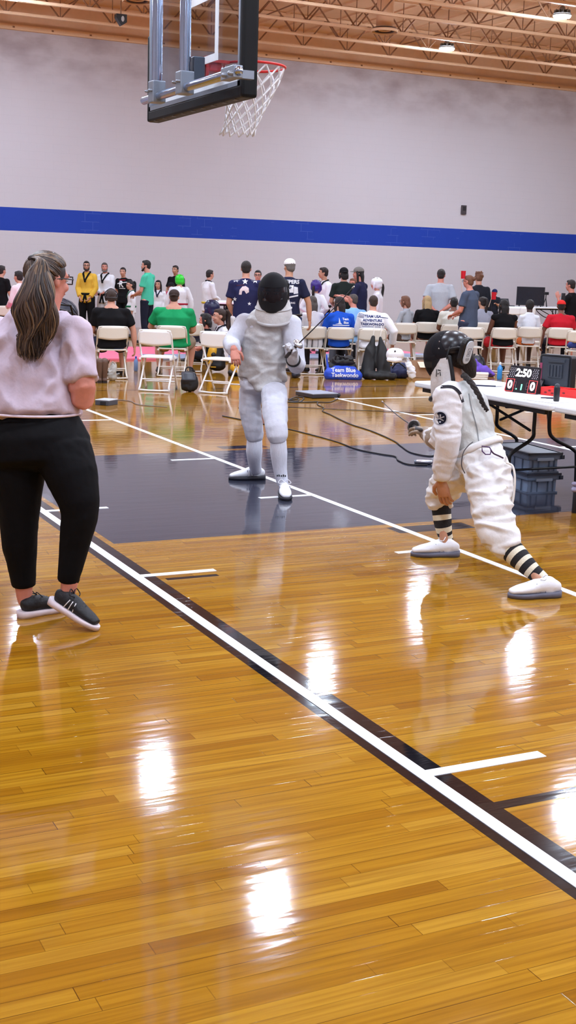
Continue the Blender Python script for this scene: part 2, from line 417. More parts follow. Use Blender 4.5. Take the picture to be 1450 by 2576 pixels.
for (px, py), lb in (((1125, 122), 'glowing round lamp nearest the basketball rim, right of it'), ((1415, 40), 'glowing round lamp in the upper right corner'), ((40, -6), 'glowing round lamp cut off at the upper left corner')):
    p = on(px, py, LZ); lamp_at(p.x, p.y, lb)
OTHER = 'round ceiling lamp above the frame, seen only as a floor reflection'
for px, py in ((680, 2270), (392, 1945), (808, 1700), (1440, 2040)): lamp_at(*mir(px, py), OTHER)
for x, y in ((6.8, 9.3), (6.8, 4.6), (6.8, 0), (12.3, 9.5), (12.3, 4.6), (12.3, 0), (1.6, 9.3), (1.6, 4.6), (1.6, 0), (1.6, 14), (1.2, 19), (-4, 4.6), (-4, 14), (-4, 22), (1.6, 26.5), (22, 21.5), (22, 26), (22, 14), (19, 9), (19, 3), (28, 22), (28, 8), (-3, -4), (6, -5), (14, -5)):
    lamp_at(x, y, 'round ceiling lamp outside the view of the photo')
# air diffusers
def vent(px, py, label):
    p = on(px, py, LEDGE-.02); t = thing('air_vent', label, 'vent', p, 0, 'round ceiling air vents')
    bm = bmesh.new(); bm2 = bmesh.new()
    for k, r in enumerate((.3, .22, .14, .07)):
        tube(bm if k % 2 == 0 else bm2, [(r*math.cos(a), r*math.sin(a), .02*k) for a in [j*math.pi/14 for j in range(28)]], (.035, .012), side=(0, 0, 1), seg=6, closed=True)
    obj('outer_ring', bm, STEEL, t); obj('inner_ring', bm2, mat('vent_dark', (88, 72, 70), .6), t)
    bm = bmesh.new(); tube(bm, [(0, 0, .08), (0, 0, .7)], .2, seg=20, cap=False); obj('duct', bm, TAN, t); bm = bmesh.new(); tube(bm, [(0, 0, .055), (0, 0, .06)], .28, seg=24, cap=False); bmesh.ops.create_circle(bm, cap_ends=True, segments=24, radius=.28, matrix=Matrix.Translation((0, 0, .058))); obj('vent_back', bm, mat('vent_dark', (88, 72, 70)), t)
vent(968, 78, 'round ceiling vent with concentric rings, right of the basketball rim')
vent(345, 2, 'round ceiling vent at the top edge, left of the backboard')
p = aty(305, 48, 27.5); t = thing('hanging_loudspeaker', 'small black loudspeaker hanging from a ceiling joist', 'speaker', p)
bm = bmesh.new(); prism(bm, [(-.12, -.05, .1), (.12, -.05, .1), (.12, -.05, -.06), (0, -.05, -.14), (-.12, -.05, .02)], (0, .16, 0)); obj('speaker_case', bm, plastic((24, 22, 24)), t, .01)
bm = bmesh.new(); ell(bm, (.02, -.055, 0), (.035, .01, .06)); obj('speaker_cone', bm, plastic((190, 190, 190)), t)
bm = bmesh.new(); tube(bm, [(0, .02, .1), (0, .02, .62)], .012, seg=6); obj('bracket', bm, STEELD, t)
p = aty(1166, 528, WALL_Y); t = thing('wall_box', 'small dark box fixed on the white wall above the blue stripe', 'wall box', p)
bm = bmesh.new(); box(bm, (-.08, -.06, -.13), (.08, 0, .13), bev=.012); obj('box_cover', bm, plastic((70, 62, 66)), t)
bm = bmesh.new(); box(bm, (-.045, -.068, -.02), (.045, -.06, .09)); obj('dark_pane', bm, plastic((28, 24, 28)), t)
# ------------------------------------------------------------------ basketball backboard seen from behind
XB, XF = 3.33, 3.42
yr = atx(641, 250, XF).y; yl = atx(369, 304, XB).y; zb = (atx(641, 250, XF).z+atx(369, 304, XB).z)/2
yc = (yr+yl)/2; hw = (yl-yr)/2; zt = zb+1.26
t = thing('basketball_backboard', 'glass basketball backboard with black padding, red rim and white net', 'backboard', (XF, yc, zb))
def L(x, y, z): return (x-XF, y-yc, z-zb)
BLK = mat('black_padding', (5, 5, 7), .5, bump=.05, bscale=8, spec=.25)
CHR = mat('chromed_tube', (176, 190, 214), .18, 1.0)
ALF = mat('backboard_frame', (150, 158, 170), .35, .7)
WP = mat('white_board_paint', (236, 240, 246), .45)
bm = bmesh.new(); d = .05
box(bm, L(XB, yr+d, zb+.075), L(XB+.07, yr+d+.025, zt)); box(bm, L(XB, yl-d-.025, zb+.075), L(XB+.07, yl-d, zt))
box(bm, L(XB, yr+d, zb+.075), L(XB+.07, yl-d, zb+.105)); box(bm, L(XB, yr+d, zt-.03), L(XB+.07, yl-d, zt)); obj('steel_frame', bm, ALF, t)
g = bpy.data.materials.new('board_glass'); g.use_nodes = True; nt = g.node_tree; nt.nodes.clear()
o_ = nd(nt, 'ShaderNodeOutputMaterial'); mx = nd(nt, 'ShaderNodeMixShader'); tr = nd(nt, 'ShaderNodeBsdfTransparent'); tr.inputs[0].default_value = (.80, .84, .88, 1)
gl = nd(nt, 'ShaderNodeBsdfGlossy'); gl.inputs['Roughness'].default_value = .03; mx.inputs[0].default_value = .1
nt.links.new(tr.outputs[0], mx.inputs[1]); nt.links.new(gl.outputs[0], mx.inputs[2]); nt.links.new(mx.outputs[0], o_.inputs[0])
bm = bmesh.new(); box(bm, L(XF-.02, yr+d+.01, zb+.08), L(XF-.008, yl-d-.01, zt-.01)); obj('glass_pane', bm, g, t)
bm = bmesh.new()
x0, x1 = XF-.026, XF-.021
box(bm, L(x0, yr+d+.03, zb+.108), L(x1, yl-d-.03, zb+.19)); obj('border_paint', bm, WP, t)
bm = bmesh.new(); sq = .305; sz = zb+.30
for s in (-1, 1): box(bm, L(x0, yc+s*sq-.026, sz), L(x1, yc+s*sq+.026, sz+.46))
box(bm, L(x0, yc-sq+.026, sz), L(x1, yc+sq-.026, sz+.05)); box(bm, L(x0, yc-sq+.026, sz+.41), L(x1, yc+sq-.026, sz+.46)); obj('target_square', bm, WP, t)
bm = bmesh.new()
hp = .62
for y0, y1 in ((yr, yr+d), (yl-d, yl)): box(bm, L(XB, y0, zb), L(XF+.02, y1, zb+hp), bev=.018)
box(bm, L(XB+.002, yr+.003, zb-.002), L(XF+.018, yl-.003, zb+.085), bev=.018); obj('edge_padding', bm, BLK, t)
bm = bmesh.new()
bm.free()
for k in range(9):
    y = yr+.15+k*(2*hw-.3)/8; bm = bmesh.new(); box(bm, L(XB+.01, y-.02, zb-.004), L(XB+.04, y+.02, zb+.002)); obj('padding_clip', bm, plastic((60, 60, 64)), t)
XP = 3.19
py0 = atx(465, 205, XP); py1 = atx(395, 225, XP); zp = (py0.z+py1.z)/2-.01
for pp in (py0, py1):
    bm = bmesh.new(); tube(bm, [L(XP, pp.y, zp), L(XP, pp.y, DECK+.0)], .038, seg=18, cap=False); q = obj('mast', bm, CHR, t)
    bm = bmesh.new(); box(bm, L(XP-.05, pp.y-.05, zp-.08), L(XP+.05, pp.y+.05, zp+.07), bev=.008)
    for s in (-1, 1): tube(bm, [L(XP-.07, pp.y+s*.035, zp), L(XP+.07, pp.y+s*.035, zp)], .01, seg=6)
    obj('clamp', bm, ALF, q)
bm = bmesh.new(); ya, yb = atx(600, 196, XP).y, atx(363, 250, XP).y
tube(bm, [L(XP, ya, zp-.035), L(XP, yb, zp-.035)], .03, seg=14); obj('cross_tube', bm, CHR, t)
bm = bmesh.new(); box(bm, L(XP-.035, ya, zp-.075), L(XP+.03, ya+.2, zp+.0), bev=.006); box(bm, L(XP+.02, ya+.1, zp-.06), L(XB+.01, ya+.15, zp-.01))
for k in (.02, .12): tube(bm, [L(XP-.05, ya+k, zp-.05), L(XP-.02, ya+k, zp-.05)], .016, seg=8)
obj('frame_bracket', bm, ALF, t)
bm = bmesh.new(); q = atx(498, 170, 3.28); box(bm, L(3.24, q.y-.03, zp-.02), L(3.32, q.y+.035, zp+.17), bev=.006); obj('rim_brace', bm, mat('dark_steel', (84, 92, 104), .35, .8), t)
RIMZ = zb+.335; rc = V((XF+.385, yc, RIMZ)); RED = mat('rim_red', (214, 34, 34), .4)
bm = bmesh.new()
tube(bm, [L(rc.x+.2286*math.cos(a), rc.y+.2286*math.sin(a), rc.z) for a in [k*math.pi/24 for k in range(48)]], .0095, seg=8, closed=True)
box(bm, L(XF, yc-.09, RIMZ-.012), L(XF+.17, yc+.09, RIMZ+.008)); box(bm, L(XF, yc-.07, RIMZ-.12), L(XF+.02, yc+.07, RIMZ+.03)); box(bm, L(XF+.02, yc-.06, RIMZ-.07), L(XF+.12, yc+.06, RIMZ-.01), bev=.01)
tube(bm, [L(XF-.05, yc-.04, RIMZ-.02), L(XF-.03, yc-.04, RIMZ-.02)], .022, seg=12)
rim = obj('rim', bm, RED, t)
bm = bmesh.new()
prof = [(.222, 0), (.205, -.07), (.182, -.14), (.16, -.205), (.143, -.265), (.129, -.32), (.12, -.37), (.117, -.415), (.124, -.46)]
def netp(k, i): 
    r, z = prof[i]; a = R(k*15); return V(L(rc.x+r*math.cos(a)-.10*(i/8)**1.3, rc.y+r*math.sin(a)+.03*(i/8), rc.z-.01+z))
for k in range(0, 24, 2):
    for s in (-1, 1):
        tube(bm, smooth_path([netp(k+s*i, i) for i in range(9)], 3), .0062, seg=5)
obj('net', bm, mat('net_cord', (238, 238, 240), .7), rim)
EXPO = .0
# ------------------------------------------------------------------ folding chairs
def view_th(p, rel): return R(rel) - math.atan2(p[0], p[1])        # rel 0 = facing away from the photographer, 90 = facing photo left
CHW = {'bright': mat('chair_white', (246, 247, 250), .4, var=.02), 'cream': mat('chair_cream', (226, 218, 204), .45, var=.03)}
CHT = {'bright': mat('chair_tube_white', (240, 241, 244), .35, var=.02), 'cream': mat('chair_tube_cream', (222, 216, 206), .35, var=.03)}
CHAIR0 = {}
def chair_proto(kind, loc, th, label, group):
    t = thing('folding_chair', label, 'chair', loc, th, group)
    tb, pl = CHT[kind], CHW[kind]; r = .0125
    bm = bmesh.new()
    F, T = V((.205, .22, .0)), V((.215, -.2, .72))
    for s in (-1, 1): pass
    path = [V((-.205, .22, .012)), V((-.213, -.13, .6)), V((-.213, -.19, .71)), V((-.20, -.206, .755)), V((-.165, -.213, .783)), V((.165, -.213, .783)), V((.20, -.206, .755)), V((.213, -.19, .71)), V((.213, -.13, .6)), V((.205, .22, .012))]
    tube(bm, smooth_path(path, 3), r, seg=8); obj('front_frame', bm, tb, t)
    bm = bmesh.new()
    tube(bm, smooth_path([V((-.19, .12, .42)), V((-.19, -.21, .06)), V((-.175, -.235, .018)), V((.175, -.235, .018)), V((.19, -.21, .06)), V((.19, .12, .42))], 3), r, seg=8); obj('rear_frame', bm, tb, t)
    bm = bmesh.new()
    tube(bm, [(-.207, .165, .1), (.207, .165, .1)], .011, seg=8); tube(bm, [(-.19, -.125, .15), (.19, -.125, .15)], .009, seg=8); obj('cross_bar', bm, tb, t)
    # backrest panel: curved sheet with a sagging lower edge
    bm = bmesh.new(); N = 14
    rows = []
    for j in range(7):
        rr = []
        for i in range(N+1):
            u = i/N*2-1; v = j/6
            zt = .786-.03*max(0, abs(u)-.72)**2/.0784; zl = .607-.022*(1-u*u)
            z = zl+(zt-zl)*v; y = -.2-.02*(v-.5)-.025*(1-u*u); x = .205*u
            rr.append((x, y, z))
        rows.append(rr)
    for off in (0, .012):
        pass
    f1 = [[bm.verts.new((x, y-.004, z)) for x, y, z in rr] for rr in rows]; f2 = [[bm.verts.new((x, y+.012, z)) for x, y, z in rr] for rr in rows]
    for j in range(6):
        for i in range(N):
            bm.faces.new((f1[j][i], f1[j][i+1], f1[j+1][i+1], f1[j+1][i])).smooth = True; bm.faces.new((f2[j][i+1], f2[j][i], f2[j+1][i], f2[j+1][i+1])).smooth = True
    for i in range(N):
        bm.faces.new((f1[0][i+1], f1[0][i], f2[0][i], f2[0][i+1])); bm.faces.new((f1[6][i], f1[6][i+1], f2[6][i+1], f2[6][i]))
    for j in range(6):
        bm.faces.new((f1[j][0], f1[j+1][0], f2[j+1][0], f2[j][0])); bm.faces.new((f1[j+1][N], f1[j][N], f2[j][N], f2[j+1][N]))
    obj('backrest', bm, pl, t)
    bm = bmesh.new()
    pr = rrect(.40, .39, .07)
    prism(bm, [(x, y+.005, .425-.02*(1-(x/.2)**2)*.0) for x, y in pr], (0, 0, .022)); obj('seat', bm, pl, t, .006)
    for s in (-1, 1):
        bm = bmesh.new(); box(bm, (s*.2-.014, -.17, .405), (s*.2+.014, .19, .43)); obj('seat_rail', bm, tb, t)
        bm = bmesh.new(); tube(bm, [(s*.205, .222, 0), (s*.205, .214, .04)], .016, seg=8); obj('rubber_foot', bm, plastic((150, 146, 140)), t)
    return t
CH = {}
def chair(key, px, pyt, rel, label, kind='cream', D=None):
    """px, pyt: pixel of the middle of the backrest's top edge"""
    zs = 1.0 if kind == 'bright' else .94
    b = on(px, pyt, .79*zs) if D is None else at(px, pyt, D)
    th = view_th(b, rel); f = V((-math.sin(th), math.cos(th), 0)); p = V((b.x, b.y, 0)) + f*.21
    if kind in CHAIR0:
        t = copy_tree(CHAIR0[kind]); t.location = p; t.rotation_euler = (0, 0, th); t['label'] = label
    else:
        t = CHAIR0[kind] = chair_proto(kind, p, th, label, 'folding chairs around the tournament floor')
    t.scale.z = zs; CH[key] = (p, th); return t
chair('c3', 390, 830, -12, 'bright white empty folding chair beside the black backpack, in front of the green-shirted man', 'bright')
chair('c6', 541, 835, -26, 'bright white empty folding chair just left of the standing masked fencer', 'bright')
chair('c2', 285, 821, 8, 'cream folding chair under the man with the black shirt and headset')
chair('c4', 432, 820, -8, 'cream folding chair under the seated man in the green shirt')
chair('c5', 477, 814, -10, 'cream folding chair holding a dark blue bag, behind the two bright white chairs')
chair('c1', 18, 770, 5, 'cream folding chair cut off by the left edge of the photo')
chair('c7', 789, 822, 12, 'cream folding chair behind the white-capped man in jeans, black striped clothes on it')
chair('c8', 859, 824, 12, 'cream folding chair under the woman in the blue shirt')
chair('c9', 938, 827, 2, 'cream folding chair with a long black garment hung from its back')
chair('c10', 1021, 813, 10, 'cream folding chair under the small person in grey, left of the blonde')
chair('c11', 1077, 811, 8, 'cream folding chair under the blonde person in the black top')
chair('c11b', 1143, 817, 5, 'cream folding chair under the man in the cream tee')
chair('c12', 1188, 824, 8, 'cream folding chair just behind the crouching fencer\'s mask')
chair('cg', 1215, 812, 8, 'cream folding chair under the person in light grey beside the black tank top')
chair('c13', 1271, 825, 10, 'cream folding chair under the woman in black top and red shorts')
chair('c14', 1334, 823, 8, 'cream folding chair under the child in the white shirt')
chair('c15', 1412, 825, 5, 'cream folding chair under the person in the red cap')
chair('c16', 1462, 833, 5, 'cream folding chair cut off by the right edge, blue clothes on its seat')
chair('cp', 890, 815, 8, 'cream folding chair under the man in the light blue polo')
chair('cf1', 1294, 768, 12, 'white folding chair at the far table, left one of the two', 'bright', D=33.6)
chair('cf2', 1329, 769, 12, 'white folding chair at the far table, in front of the dark screen', 'bright', D=33.6)
chair('cm1', 1287, 815, 4, 'cream folding chair showing only its back between the black tank top and the child')
chair('cm2', 1356, 816, 4, 'cream folding chair showing only its back between the child and the red cap')
# ------------------------------------------------------------------ folding tables
TOP = mat('table_top', (240, 243, 246), .35, bump=.05, bscale=60, var=.02); BLM = mat('black_metal', (22, 22, 26), .4, .3)
GLM = mat('grey_metal', (128, 128, 132), .4, .6)
def ftable(loc, rz, ln, wd, label, group=None, legm=None, z=.74, ins=.36):
    """length along local y, origin at the middle on the floor"""
    t = thing('folding_table', label, 'table', loc, rz, group); legm = legm or BLM
    bm = bmesh.new(); prism(bm, [(x, y, z-.045) for x, y in rrect(wd, ln, .05)], (0, 0, .045)); obj('table_top', bm, TOP, t, .012)
    bm = bmesh.new()
    for s in (-1, 1): box(bm, (s*(wd/2-.05)-.012, -ln/2+.1, z-.08), (s*(wd/2-.05)+.012, ln/2-.1, z-.045))
    obj('under_rail', bm, legm, t)
    for e in (-1, 1):
        bm = bmesh.new(); y = e*(ln/2-ins)
        for s in (-1, 1):
            tube(bm, smooth_path([V((s*(wd/2-.07), y+e*.06, 0.012)), V((s*(wd/2-.07), y+e*.045, .26)), V((s*(wd/2-.1), y+e*.04, .33)), V((s*.1, y+e*.02, .42)), V((s*.07, y, .5)), V((s*.07, y, z-.06))], 4), .0145, seg=8)
        tube(bm, [(-(wd/2-.05), y, z-.075), (wd/2-.05, y, z-.075)], .0145, seg=8); tube(bm, [(-(wd/2-.07), y+e*.05, .2), (wd/2-.07, y+e*.05, .2)], .01, seg=6)
        l = obj('leg', bm, legm, t)
        bm = bmesh.new(); 
        for s in (-1, 1): tube(bm, [(s*(wd/2-.08), y-e*.36, z-.06), (s*.09, y-e*.02, z-.26)], .011, seg=6)
        obj('brace', bm, legm, l)
    return t
tx = on(1222, 990, .74).x; te = on(1040, 958, .74).y
tc = (tx+.38)
ftable((tc, te-.905, 0), 0, 1.81, .76, 'white folding table with the scoreboard on it, behind the crouching fencer', ins=.57)
ftable((tc, te-.915-1.82, 0), 0, 1.81, .76, 'white folding table cut off by the right edge, holding the red tray', ins=.5)
fp = at(1335, 771, 35.2)
ftable((fp.x, fp.y, 0), R(90), 2.4, .7, 'long white folding table by the far wall carrying the dark screen', legm=BLM, z=fp.z)
FAR_TABLE_Z = fp.z
# ------------------------------------------------------------------ people
def hand(bm, w, d, n, size=.19, curl=.5, thumb=1, seg=6):
    """palm and five fingers grown from wrist w along d; n = palm normal (towards the palm side); thumb = +1/-1 side"""
    w, d, n = V(w), V(d).normalized(), V(n); n = (n-d*n.dot(d)).normalized(); s = d.cross(n).normalized()*thumb
    k = size/.19
    tube(bm, [w-d*.03*k, w+d*.005*k, w+d*.05*k, w+d*.092*k], [(.024*k, .019*k), (.027*k, .018*k), (.040*k, .016*k), (.039*k, .013*k)], side=s, seg=10)
    for i, (o, ln) in enumerate(((.029, .078), (.0098, .088), (-.0098, .082), (-.029, .064))):
        b = w+d*(.092-.004*abs(i-1))*k+s*o*k; dd = d+s*(o*2.2); dd.normalize(); pts = [b-dd*.012*k]; a = 0; p = b
        pts.append(p)
        for seg_i, fr in enumerate((.45, .3, .25)):
            a += curl*(.55+.45*seg_i)
            p = p+(dd*math.cos(a)+n*math.sin(a))*ln*fr*k; pts.append(p)
        tube(bm, pts, [.0098*k, .0098*k, .0092*k, .0085*k, .007*k], seg=seg)
    tdir = (d*.62+s*.78).normalized(); b = w+d*.018*k+s*.024*k
    p1 = b+tdir*.036*k; p2 = p1+(d*.9+s*.3+n*.35*curl*2).normalized()*.032*k; p3 = p2+(d*.85-s*.1+n*.6*curl*2).normalized()*.026*k
    tube(bm, [b-tdir*.012*k, p1, p2, p3], [.014*k, .0125*k, .011*k, .008*k], seg=seg)
def head_bm(bm, c, hk, yaw, pitch=0.0, roll=0.0):
    """head about 1.0*hk tall (hk = head height); returns its rotation; face looks along local +y"""
    m = Matrix.Rotation(yaw, 3, 'Z') @ Matrix.Rotation(pitch, 3, 'X') @ Matrix.Rotation(roll, 3, 'Y')
    P = lambda x, y, z: c + m @ V((x*hk, y*hk, z*hk))
    ell(bm, P(0, -.03, .13), (.335*hk, .41*hk, .37*hk), m)
    ell(bm, P(0, .10, -.18), (.255*hk, .27*hk, .31*hk), m)
    ell(bm, P(0, .23, -.36), (.13*hk, .12*hk, .12*hk), m, u=10, v=8)
    tube(bm, [P(0, .34, .06), P(0, .43, -.10), P(0, .40, -.14)], [.045*hk, .068*hk, .05*hk], seg=8)
    for s in (-1, 1):
        ell(bm, P(s*.335, -.03, -.03), (.045*hk, .09*hk, .135*hk), m @ Matrix.Rotation(s*.25, 3, 'Z'), u=8, v=8)
        ell(bm, P(s*.17, .31, -.12), (.1*hk, .08*hk, .09*hk), m, u=8, v=6)
    tube(bm, [P(-.2, .335, .10), P(.2, .335, .10)], .05*hk, seg=6)
    tube(bm, [P(-.08, .375, -.25), P(0, .395, -.245), P(.08, .375, -.25)], .03*hk, seg=6)
    return m, P
EYEW = mat('eye_white', (226, 222, 216), .3); EYED = mat('eye_dark', (34, 24, 20), .25); LIP = mat('lips', (168, 92, 86), .5)
def face_parts(root, c, m, P, hk, brow='dark', beard=None, glasses=False, mouth=True):
    for s in (-1, 1):
        bm = bmesh.new(); ell(bm, P(s*.15, .335, .035), (.06*hk, .035*hk, .036*hk), m, mi=0, u=10, v=8); ell(bm, P(s*.15, .362, .035), (.03*hk, .018*hk, .032*hk), m, mi=1, u=8, v=6); obj('eye', bm, [EYEW, EYED], root)
        bm = bmesh.new(); tube(bm, [P(s*.065, .385, .115), P(s*.16, .385, .14), P(s*.24, .33, .115)], [.016*hk, .022*hk, .012*hk], seg=6); obj('eyebrow', bm, hairm(brow), root)
    if mouth:
        bm = bmesh.new(); tube(bm, [P(-.095, .365, -.245), P(0, .41, -.24), P(.095, .365, -.245)], [.012*hk, .026*hk, .012*hk], seg=6); obj('mouth', bm, LIP, root)
    if beard:
        bm = bmesh.new()
        pts = [P(-.29, .05, -.12), P(-.25, .2, -.34), P(-.1, .31, -.44), P(.1, .31, -.44), P(.25, .2, -.34), P(.29, .05, -.12)]
        tube(bm, pts, [.05*hk, .09*hk, .11*hk, .11*hk, .09*hk, .05*hk], seg=8); tube(bm, [P(-.13, .36, -.27), P(-.1, .395, -.185), P(.1, .395, -.185), P(.13, .36, -.27)], .032*hk, seg=6)
        grown('beard', bm, hairm(beard), root, voxel=.009, it=2)
    if glasses: specs(root, P, m, hk)
def specs(root, P, m, hk):
    bm = bmesh.new()
    for s in (-1, 1):
        tube(bm, [P(s*.165+.125*max(-.85, min(.85, 1.25*math.cos(a))), .40, .03+.085*max(-.85, min(.85, 1.25*math.sin(a)))) for a in [k*math.pi/8 for k in range(16)]], .014*hk, seg=5, closed=True)
        tube(bm, [P(s*.28, .41, .05), P(s*.36, .1, .05), P(s*.36, -.06, .03)], .013*hk, seg=5)
    tube(bm, [P(-.045, .425, .05), P(.045, .425, .05)], .013*hk, seg=5); obj('glasses', bm, plastic((30, 26, 30)), root)
def hair_parts(root, P, m, hk, style, color):
    bm = bmesh.new(); H = hairm(color)
    if style == 'bald':
        bm.free(); return
    b = .0 if style != 'buzz' else -.02
    ell(bm, P(0, -.08, .17), ((.355+b)*hk, (.41+b)*hk, (.375+b)*hk), m); ell(bm, P(0, -.2, -.06), ((.30+b)*hk, (.27+b)*hk, .3*hk), m)
    ell(bm, P(0, .16, .36), ((.25+b)*hk, .2*hk, (.14+b)*hk), m)
    vox = .011
    if style == 'short':
        for s in (-1, 1): ell(bm, P(s*.29, -.02, .12), (.075*hk, .17*hk, .16*hk), m, u=10, v=8)
    if style in ('bob', 'long', 'mop'):
        L = {'bob': -.42, 'mop': -.22, 'long': -1.35}[style]
        for s in (-1, 1):
            tube(bm, [P(s*.29, .06, .2), P(s*.35, .02, -.1), P(s*.34, -.05, L*.75-.05)], [.1*hk, .11*hk, .09*hk], seg=8)
        tube(bm, [P(0, -.25, .2), P(0, -.34, -.2), P(0, -.40, L)], [(.3*hk, .16*hk), (.36*hk, .17*hk), (.27*hk, .09*hk)], side=m @ V((1, 0, 0)), seg=12)
        if style == 'mop': tube(bm, [P(-.22, .3, .27), P(0, .35, .24), P(.22, .3, .27)], .1*hk, seg=8)
    if style == 'curly':
        rr = random.Random(3)
        for k in range(40):
            a = rr.uniform(0, 6.28); z = rr.uniform(-.25, .55); r = .36*math.sqrt(max(.15, 1-((z-.15)/.5)**2))
            y = r*math.sin(a)-.1
            if y > .12 and z < .3: continue
            ell(bm, P(r*math.cos(a), y, z), (.09*hk,)*3, m, u=6, v=5)
    o = grown('hair', bm, H, root, voxel=vox, it=3)
    if style == 'pony' or style == 'ponylong':
        bm = bmesh.new(); L = -1.0 if style == 'pony' else -1.6
        tube(bm, smooth_path([P(0, -.42, .36), P(0, -.62, .30), P(.03, -.68, -.1), P(.02, -.60, L*.6), P(0, -.56, L)], 4), [.07*hk]+[.13*hk]*10+[.14*hk]*3+[.10*hk]*2+[.03*hk], seg=8)
        grown('ponytail', bm, H, root, voxel=.012, it=2)
    if style == 'bun':
        bm = bmesh.new(); ell(bm, P(0, -.5, .24), (.17*hk,)*3, m); obj('hair_bun', bm, H, root)
def cap_parts(root, P, m, hk, rgb, back=False, logo=None):
    c = root; s = -1 if back else 1; ms = cloth(rgb, 'cap')
    bm = bmesh.new()
    ell(bm, P(0, -.03, .22), (.38*hk, .45*hk, .345*hk), m)
    bmesh.ops.bisect_plane(bm, geom=bm.verts[:]+bm.edges[:]+bm.faces[:], plane_co=P(0, 0, .16), plane_no=m @ V((0, -.12*s, -1)), clear_outer=True)
    o = obj('cap', bm, ms, root)
    bm = bmesh.new()
    rows = [[P(.33*u*(1-.25*v*v)*1.0, s*(.36+.38*v*(1-.45*u*u)-.16*u*u), .2-.05*v-.05*u*u) for u in (-1, -.6, -.2, .2, .6, 1)] for v in (0, .5, 1)]
    for dz in (0, 1):
        vs = [[bm.verts.new(p+(m @ V((0, 0, .02*hk*dz)))) for p in r] for r in rows]
        for j in range(2):
            for i in range(5): bm.faces.new((vs[j][i], vs[j][i+1], vs[j+1][i+1], vs[j+1][i])).smooth = True
    obj('cap_brim', bm, ms, o)
def helmet_parts(root, P, m, hk, rgb):
    bm = bmesh.new()
    ell(bm, P(0, -.06, .14), (.47*hk, .53*hk, .46*hk), m); ell(bm, P(0, -.2, -.12), (.42*hk, .38*hk, .32*hk), m)
    tube(bm, [P(-.42, .1, .0), P(-.4, .16, -.25), P(-.2, .2, -.46), P(.2, .2, -.46), P(.4, .16, -.25), P(.42, .1, 0)], .09*hk, seg=8)
    h = grown('headguard', bm, mat('guard_%d_%d_%d' % rgb, rgb, .35), root, voxel=.014, it=3)
    bm = bmesh.new()
    for k in range(6):
        a = k*1.05; ell(bm, P(.33*math.cos(a), -.1+.33*math.sin(a), .52), (.05*hk, .05*hk, .02*hk), m, u=8, v=6)
    obj('vent_hole', bm, mat('vent_hole', (20, 20, 24), .6), h)
ARMS = {'down': ((.2, .0, -1), (.05, .22, -1)), 'cross': ((.3, .22, -1), (-.95, .62, .15)), 'behind': ((.34, -.34, -1), (-.80, -.30, -.55)), 'front': ((.16, .2, -1), (-.45, .8, -.3)),
        'low': ((.2, .12, -1), (-.42, .5, -.9)), 'lap': ((.2, .32, -1), (-.35, .95, -.15)), 'hip': ((.62, -.18, -1), (-.75, .5, -.5)), 'up': ((.45, .6, .1), (-.1, .45, 1)), 'write': ((.15, .35, -1), (-.3, .95, .35)), 'lean': ((.25, .55, -1), (-.1, .75, -.75)), 'hang': ((.42, .05, -1), (.08, .1, -1))}
